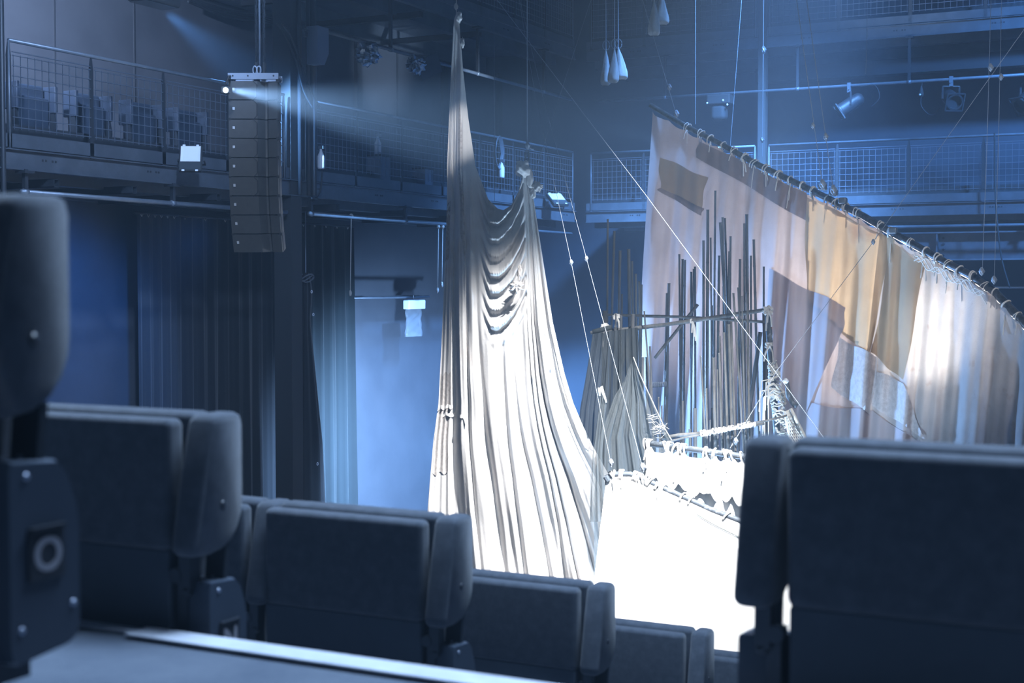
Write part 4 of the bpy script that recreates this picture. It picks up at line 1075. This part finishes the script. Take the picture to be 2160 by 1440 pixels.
# netting
def net_thing(label, name='netting', cat='net', loc=None): 
    t = thing(name, label, cat, loc); t.location.z = 0; return t
def sheet(tn, name, pts_l, pts_r, d_l, d_r, m, nu=40, nv=50, amp=.05, nf=6, seed=0, off=0, label=None):
    """sheet between a left and a right edge polyline (x,y in frame order top->bottom)"""
    def pl(pts, v):
        n = len(pts)-1; i = min(n-1, int(v*n)); t = v*n - i
        return (lerp(pts[i][0], pts[i+1][0], t), lerp(pts[i][1], pts[i+1][1], t))
    def fn(u, v):
        a = pl(pts_l, v); b_ = pl(pts_r, v); x = lerp(a[0], b_[0], u); y = lerp(a[1], b_[1], u)
        f = amp*(math.sin(2*PI*nf*u + seed + .8*math.sin(3*v)) + .5*math.sin(2*PI*nf*2.7*u + 2*seed))*(.25 + .75*v)
        return atD(x, y, lerp(d_l, d_r, u) - f - off)
    mb = MB(); mb.open = True; mb.grid(fn, nu, nv); return mb.build(name, M[m], tn, True, label=label)
t = net_thing('dark grey netting draped from the left tower corner to the floor', loc=atD(1280, 1500, 17.0))
sheet(t, 'outer_fold', [(1250, 704), (1240, 770), (1224, 860), (1214, 960), (1204, 1080), (1196, 1520)], [(1345, 690), (1350, 770), (1362, 860), (1380, 960), (1390, 1080), (1395, 1520)], 17.3, 17.2, 'net_grey', 70, 60, .09, 8, 1)
MB().tube([atD(1250, 700, 17.45), atD(1262, 697, 17.45), atD(1290, 690, 17.4)], .03, 8).build('rolled_edge', M['net_grey'], t, True)
t = net_thing('pale sheer net peaked like a tent in front of the dark netting', loc=atD(1340, 1500, 16.6))
sheet(t, 'sheet', [(1334, 754), (1318, 800), (1296, 835), (1262, 930), (1254, 1040), (1250, 1520)], [(1336, 754), (1350, 790), (1378, 850), (1402, 905), (1440, 970), (1470, 1520)], 16.7, 16.6, 'net_sheer', 60, 60, .05, 6, 2)
MB().tube([atD(1336, 753, 16.65), atD(1350, 790, 16.62), atD(1378, 850, 16.6), atD(1402, 903, 16.58), atD(1424, 940, 16.55)], .006, 6).build('edge_cord', M['net_cord'], t, True)
sheet(t, 'side_fold', [(1264, 818), (1264, 850), (1258, 900), (1250, 960), (1244, 1100)], [(1270, 814), (1280, 850), (1276, 880), (1270, 960), (1282, 1100)], 16.5, 16.5, 'net_sheer', 30, 40, .03, 3, 5)
MB().tube([atD(1265, 835, 16.5), atD(1264, 818, 16.5), atD(1268, 815, 16.5), atD(1276, 840, 16.5), atD(1279, 849, 16.5)], [.012,.02,.02,.016,.01], 8).build('rolled_edge', M['net_cord'], t, True)
m = MB(); rnd = random.Random(3)
for k in range(26):
    u = rnd.uniform(.2, .95); x = lerp(1370, 1400, u); y = lerp(845, 905, u) + rnd.uniform(2, 26); p0 = atD(x - rnd.uniform(0, 18), y + rnd.uniform(0, 12), 16.5)
    m.tube([p0, p0 + RIGHT*.05 + Vector((0,0,.03*rnd.uniform(-1,1))), p0 + RIGHT*.10 + Vector((0,0,.05*rnd.uniform(-1,1)))], .0016, 4)
m.build('loose_thread', M['net_cord'], t)

# rope-wrapped net on the tower post
t = net_thing('tangled white rope and fishing net wrapped round the right tower post', name='rope_net', loc=post_g)
rnd = random.Random(11); m = MB()
axis = [(760, 1629, .05), (800, 1634, .07), (850, 1642, .085), (900, 1650, .075), (945, 1660, .07)]
def ax_pt(y): return tab([(a, b_) for a, b_, c_ in axis], y), tab([(a, c_) for a, b_, c_ in axis], y)
for k in range(46):
    y0 = rnd.uniform(755, 935); pts = []
    a0 = rnd.uniform(0, 6.28); tw_ = rnd.choice((-1, 1))*rnd.uniform(1.2, 3.2)
    for q in range(12):
        y = y0 + q*rnd.uniform(1.2, 2.4); x, r = ax_pt(y); a = a0 + tw_*q/11*2
        pts.append(atD(x, y, 16.85) + RIGHT*(r*math.cos(a)*rnd.uniform(.85,1.1)) - fw_h*(r*math.sin(a)*rnd.uniform(.9,1.1)))
    m.tube(pts, rnd.uniform(.007, .014), 5)
m.build('rope_tangle', M['net_cord'], t)
m = MB()
for k in range(10):
    x0 = rnd.uniform(1600, 1630); y0 = rnd.uniform(800, 840); p0 = atD(1632, y0-5, 16.75); p1 = atD(x0, y0, 16.72); p2 = atD(x0 - rnd.uniform(-3, 8), y0 + rnd.uniform(30, 120), 16.72)
    m.tube([p0, p1, p2], [.010, .009, .005], 5)
m.build('loose_end', M['net_cord'], t)
m = MB()
def netpt(u, v):
    l = (lerp(1655, 1672, v), lerp(868, 950, v)); r = (lerp(1668, 1712, v), lerp(862, 950, v))
    return atD(lerp(l[0], r[0], u), lerp(l[1], r[1], u), 16.6 - .05*math.sin(6*u) - .03*math.sin(9*v))
n1, n2 = 7, 12
for i in range(-n2, n1 + 1):
    for sg in (1, -1):
        pts = []
        for q in range(25):
            v = q/24; u = (i + .5 + sg*v*n2*.5 + (n2*.5 if sg < 0 else 0))/n1
            if 0 <= u <= 1: pts.append(netpt(u, v))
        if len(pts) > 1: m.tube(pts, .0055, 4)
m.build('fishing_net', M['net_cord'], t)
m = MB(); m.tube([netpt(1, q/10) for q in range(11)], .022, 6); m.tube([netpt(0, q/10) for q in range(11)], .020, 6); m.build('edge_rope', M['net_cord'], t, True)
# dangling float / valve beside the post
q = atD(1672, 850, 16.6); t = thing('dangling_boot', 'dark dangling fitting with a pale knob right of the rope tangle', 'fitting', q)
MB().tube([atD(1660, 806, 16.62), atD(1664, 835, 16.6), atD(1672, 850, 16.6), atD(1681, 856, 16.58)], [.025,.035,.03,.04], 10).build('tube', M['pipe'], t, True)
MB().blob(atD(1658, 803, 16.6), .03, n=8).build('knob', M['white_plastic'], t, True)

# ------------------------------------------------------------------ boom with ragged cloth, hull pipe and hull cloth
HULL = [(1277, 1008, 14.7), (1300, 1000, 14.7), (1330, 1000, 14.65), (1358, 1010, 14.6), (1400, 1030, 14.5), (1450, 1052, 14.35), (1500, 1075, 14.2), (1570, 1102, 14.0), (1640, 1132, 13.8), (1740, 1175, 13.5)]
def hull_y(x): return tab([(p[0], p[1]) for p in HULL], x)
def hull_d(x): return tab([(p[0], p[2]) for p in HULL], x)
BOOM = [(1362, 934, 15.6), (1480, 950, 15.3), (1620, 970, 15.0), (1760, 990, 14.7)]
bm_ = thing('boom', 'grey boom pole tied with many white cords, ragged white cloth below', 'boom', atD(1480, 1400, 15.3)); bm_.location.z = 0
MB().tube([atD(*p) for p in BOOM], .034, 12).build('pole', M['pipe'], bm_, True)
def boom_y(x): return tab([(p[0], p[1]) for p in BOOM], x)
def boom_d(x): return tab([(p[0], p[2]) for p in BOOM], x)
bx = [1366, 1372, 1408, 1428, 1442, 1490, 1509, 1531, 1537, 1549, 1564, 1577, 1600, 1630, 1660]
for i, x in enumerate(bx):
    c = atD(x, boom_y(x), boom_d(x)); c2 = atD(x+5, boom_y(x+5), boom_d(x+5))
    tie(bm_, c, c2 - c, .036, 300+i, i < 9, rr=.010, loops=3 if i < 8 else 1)
def hem(x, k, seed): return k*(abs(math.sin(x/7.3+seed))*.6 + abs(math.sin(x/17.1+2*seed))*.8)
def bcloth(x0, x1, top_o, bot, seed, off, hemk, name='ragged_cloth', scal=11):
    def fn(u, v):
        x = lerp(x0, x1, u)
        near = min(abs(x - b_) for b_ in bx)
        yt = boom_y(x) + top_o + scal*min(1, near/9.0)**.7
        yb = bot(x) + hem(x, hemk, seed)
        y = lerp(yt, yb, v)
        f = .035*math.sin(x/5.1+seed) + .03*math.sin(x/9.7+2*seed+.5*v) + .05*v
        return atD(x, y, boom_d(x) - .02 - f*(.4+.6*v) - off)
    mb = MB(); mb.open = True; mb.grid(fn, 160, 30); return mb.build(name, M['cloth_hull'], bm_, True)
bcloth(1360, 1740, 6, lambda x: hull_y(x) + 30, 1, .02, 4)
bcloth(1362, 1740, 9, lambda x: lerp(998, 1056, (x-1360)/230), 2, .045, 16, 'hem_strip')
lg = atD(1364, 940, 15.6); MB().tube([lg, Vector((lg.x, lg.y, 0))], .03, 8).build('stand', M['bamboo_dark'], bm_, True)
lg = atD(1740, 985, 14.75); MB().tube([lg, Vector((lg.x, lg.y, 0))], .03, 8).build('stand', M['bamboo_dark'], bm_, True)

hl = thing('boat_hull', 'white cloth boat side hanging from a bent grey pipe, blown out by light', 'boat', atD(1450, 1500, 14.3)); hl.location.z = 0
MB().tube([atD(*p) for p in HULL], .030, 12).build('gunwale_pipe', M['pipe'], hl, True)
def hfn(u, v):
    x = lerp(1279, 1735, u); y0 = hull_y(x) + 5
    p = atD(x, y0, hull_d(x) - .03)
    sp = 1.6*v**1.2
    q = p - fw_h*(sp) - RIGHT*(.5*v*(1-u)) ; q.z = lerp(p.z, .02, v)
    return q - fw_h*(.04*math.sin(x/23.)*v + .03*math.sin(x/9. + 5*v)*v)
mb = MB(); mb.open = True; mb.grid(hfn, 120, 60); mb.build('hull_cloth', M['cloth_hull'], hl, True)
m = MB()
for k in range(3):
    pts = []
    for q in range(16):
        u = lerp(.42, .92, q/15); v = lerp(.015, .03, q/15) + .012*math.sin(PI*q/15) + .004*k; pts.append(hfn(u, v) - fw_h*.02)
    m.tube(pts, .003, 5)
m.build('hanging_rope', M['rope'], hl)
for i, x in enumerate((1290, 1312, 1340, 1352, 1368, 1390, 1397, 1440, 1457, 1530)):
    c = atD(x, hull_y(x), hull_d(x)); c2 = atD(x+4, hull_y(x+4), hull_d(x+4)); tie(hl, c, c2 - c, .034, 500+i, i in (0, 1, 5, 6), rr=.012, loops=3 if i < 7 else 1)
m = MB(); m.tube([atD(1277, 1004, 14.66), atD(1283, 1014, 14.66)], .03, 8); m.build('pipe_clamp', M['steel_light'], hl)
for x in (1282, 1735):
    p0 = atD(x, hull_y(x), hull_d(x)); MB().tube([p0, Vector((p0.x, p0.y, 0))], .03, 8).build('stand', M['bamboo_dark'], hl, True)
# ground cloth
def gfn(u, v):
    p = lerp(atD(900, 1500, 14.5), atD(1750, 1500, 14.5), u); p = p + fw_h*lerp(-3.2, 5.0, v); p.z = .012 + .01*math.sin(p.x*5)*math.sin(p.y*4)
    return p
mb = MB(); mb.open = True; mb.grid(gfn, 40, 40); tag(mb.build('ground_cloth', M['cloth_hull'], None, True), 'white ground cloth spread under the boat and hanging cloth', 'cloth')
# thin lit tube far right under the girder
a = atY(2095, 606, YB-.5); b_ = atY(2210, 604, YB-.5)
tag(MB().tube([a, Vector((b_.x, b_.y, a.z))], .018, 8).build('wall_pipe', M['white_plastic'], None, True), 'thin bright horizontal pipe at the right edge below the girder', 'pipe')

# ------------------------------------------------------------------ haze
# ------------------------------------------------------------------ lights
def spot(loc, tgt, power, col, size=40, blend=.5, radius=.15):
    l = bpy.data.lights.new('spot', 'SPOT'); l.energy = power; l.color = col; l.spot_size = math.radians(size); l.spot_blend = blend; l.shadow_soft_size = radius
    o = bpy.data.objects.new('spot_light', l); COL.objects.link(o); o.location = loc
    o.rotation_euler = (Vector(tgt) - Vector(loc)).to_track_quat('-Z', 'Y').to_euler(); return o
def area(loc, tgt, power, col, sx_, sy_):
    l = bpy.data.lights.new('area', 'AREA'); l.energy = power; l.color = col; l.shape = 'RECTANGLE'; l.size = sx_; l.size_y = sy_
    o = bpy.data.objects.new('area_light', l); COL.objects.link(o); o.location = loc
    o.rotation_euler = (Vector(tgt) - Vector(loc)).to_track_quat('-Z', 'Y').to_euler(); return o
BLUE = (.16, .42, 1.0); PALE = (.55, .74, 1.0); WHITE = (.93, .965, 1.0)
# white key from high above onto cloth, boat and ground
spot((-1.4, 9.0, EYE+7.6), atD(1160, 1230, 16.6), 44000, WHITE, 29, .9, .12)
spot((-2.0, 9.3, EYE+7.6), atD(1440, 1240, 14.4), 13000, WHITE, 25, .7, .12)
# added narrow spot making the hot patch on the cloth's left tail
spot((-2.0, 6.5, EYE+6.9), atD(970, 270, 16.9), 4500, WHITE, 3.6, .9, .05)
# added soft fill on the front of the sail
spot((3.5, 8.0, EYE+6.0), atD(1720, 600, 18.0), 3000, (.92,.95,1.0), 32, .8, .4)
# backlights behind the sail
spot(atD(2010, 880, 20.0), atD(1962, 705, 16.6), 1500, (1.0, .98, .95), 20, 1.0, .1)
spot(atD(1800, 900, 22.0), atD(1840, 590, 17.5), 1700, (1.0, .95, .90), 48, .9, .3)
spot(atD(1560, 900, 23.0), atD(1600, 520, 19.0), 1300, (.90, .92, 1.0), 60, .9, .3)
# added hidden uplight behind the boat, brightening the haze in the bamboo
spot((atD(1470, 1300, 15.9).x, atD(1470, 1300, 15.9).y, .35), atD(1480, 640, 17.3), 2600, (.46,.70,1.0), 95, .9, .2)
# added hidden spots behind the hanging cloth, brightening the haze either side
spot(atD(1075, 860, 21.0), atD(1400, 860, 19.5), 6500, (.22,.48,1.0), 90, 1.0, .2)
spot(atD(1010, 940, 20.5), atX(740, 1040, XL), 10500, (.33,.58,1.0), 110, 1.0, .2)
# blue washes
spot((-3.5, 19.0, EYE+7.5), (-11.5, 24.5, .5), 36000, BLUE, 56, .9, .4)
spot((-4.5, 20.0, EYE+7.3), (-10.0, YB, EYE-3.0), 26000, BLUE, 44, .9, .4)
spot((-10.5, 13.0, EYE+.7), (XL, 13.3, EYE-1.2), 700, (.05, .27, 1.0), 84, .7, .2)  # unseen blue spot added by the gallery edge for the wall strip
spot((2.0, 19.0, EYE+7.0), (-4.0, YB, EYE-.2), 17000, (.12,.38,1.0), 56, .8, .4)
# beam across the stage from the small lamp, and the lamp at the top edge
spot(LAMP + RIGHT*.045, atD(1400, 345, 12.6), 22000, PALE, 32, 1.0, .03)
spot(atD(1398, 300, 20.7), atD(1060, 205, 23.0), 2200, PALE, 20, 1.0, .05)  # added spot hidden behind the sail edge, for the glow left of it
spot(atD(1600, 410, 19.6), atD(1680, 230, 20.5), 5000, PALE, 50, 1.0, .05)  # added spot hidden behind the sail, for the glow above the yard
spot(TOPFIX + Vector((0,.2,-.15)), (XG+.6, 17.5, EYE+1.2), 10000, (.20,.48,1.0), 34, .9, .06)
spot((XG+.4, 9.2, EYE+4.3), (XL, 12.2, EYE+3.2), 4500, (.55,.69,1.0), 70, .8, .1)
# added front light to brighten the near left gallery
spot((-5.0, 7.0, EYE+5.5), (XG, 12.0, EYE+1.4), 5200, (.40,.60,1.0), 44, .9, .3)
spot((-2.5, 2.0, EYE+5.0), (ac.x, ac.y, ac.z-.8), 900, (.75,.85,1.0), 13, .8, .2)  # added spot lightening the loudspeaker fronts
# added unseen low spot catching the underside of the loudspeaker array
spot((-3.5, 15.0, EYE-2.0), (ac.x, ac.y, ac.z-1.2), 900, (.75,.85,1.0), 12, .8, .1)
# dim auditorium light from above, and an added faint fill from behind the camera
area((-1.2, 4.0, EYE+4.6), (-1.2, 1.9, EYE-.6), 1050, (.50,.70,1.0), 3, 2)
area((0, -4.5, EYE+3.0), (-1.0, 3.0, EYE-.5), 26, (.36,.62,1.0), 6, 3)

# ------------------------------------------------------------------ world, camera, view
w = bpy.data.worlds.new('World'); scene.world = w; w.use_nodes = True
vs_ = w.node_tree.nodes.new('ShaderNodeVolumeScatter'); vs_.inputs['Color'].default_value = (.52, .74, 1.0, 1); vs_.inputs['Density'].default_value = .0055; vs_.inputs['Anisotropy'].default_value = .35
w.node_tree.links.new(vs_.outputs[0], w.node_tree.nodes['World Output'].inputs['Volume'])
w.node_tree.nodes['Background'].inputs['Color'].default_value = (.10, .17, .32, 1); w.node_tree.nodes['Background'].inputs['Strength'].default_value = .02
cam = bpy.data.cameras.new('camera'); co = bpy.data.objects.new('camera', cam); COL.objects.link(co)
co.location = CAM; co.rotation_euler = (PI/2 - PITCH, 0, YAW)
cam.sensor_width = 36; cam.lens = 50; cam.clip_start = .05; cam.clip_end = 200
cam.dof.use_dof = True; cam.dof.focus_distance = 17.0; cam.dof.aperture_fstop = 5.0
scene.camera = co
scene.view_settings.view_transform = 'Standard'; scene.view_settings.look = 'None'; scene.view_settings.exposure = 0.0; scene.view_settings.gamma = 1.0; scene.view_settings.use_curve_mapping = False
cy = scene.cycles
cy.use_denoising = True; cy.max_bounces = 5; cy.diffuse_bounces = 3; cy.glossy_bounces = 2; cy.transmission_bounces = 2; cy.volume_bounces = 0; cy.transparent_max_bounces = 8
cy.use_adaptive_sampling = True; cy.adaptive_threshold = .02
cy.sample_clamp_indirect = 4.0
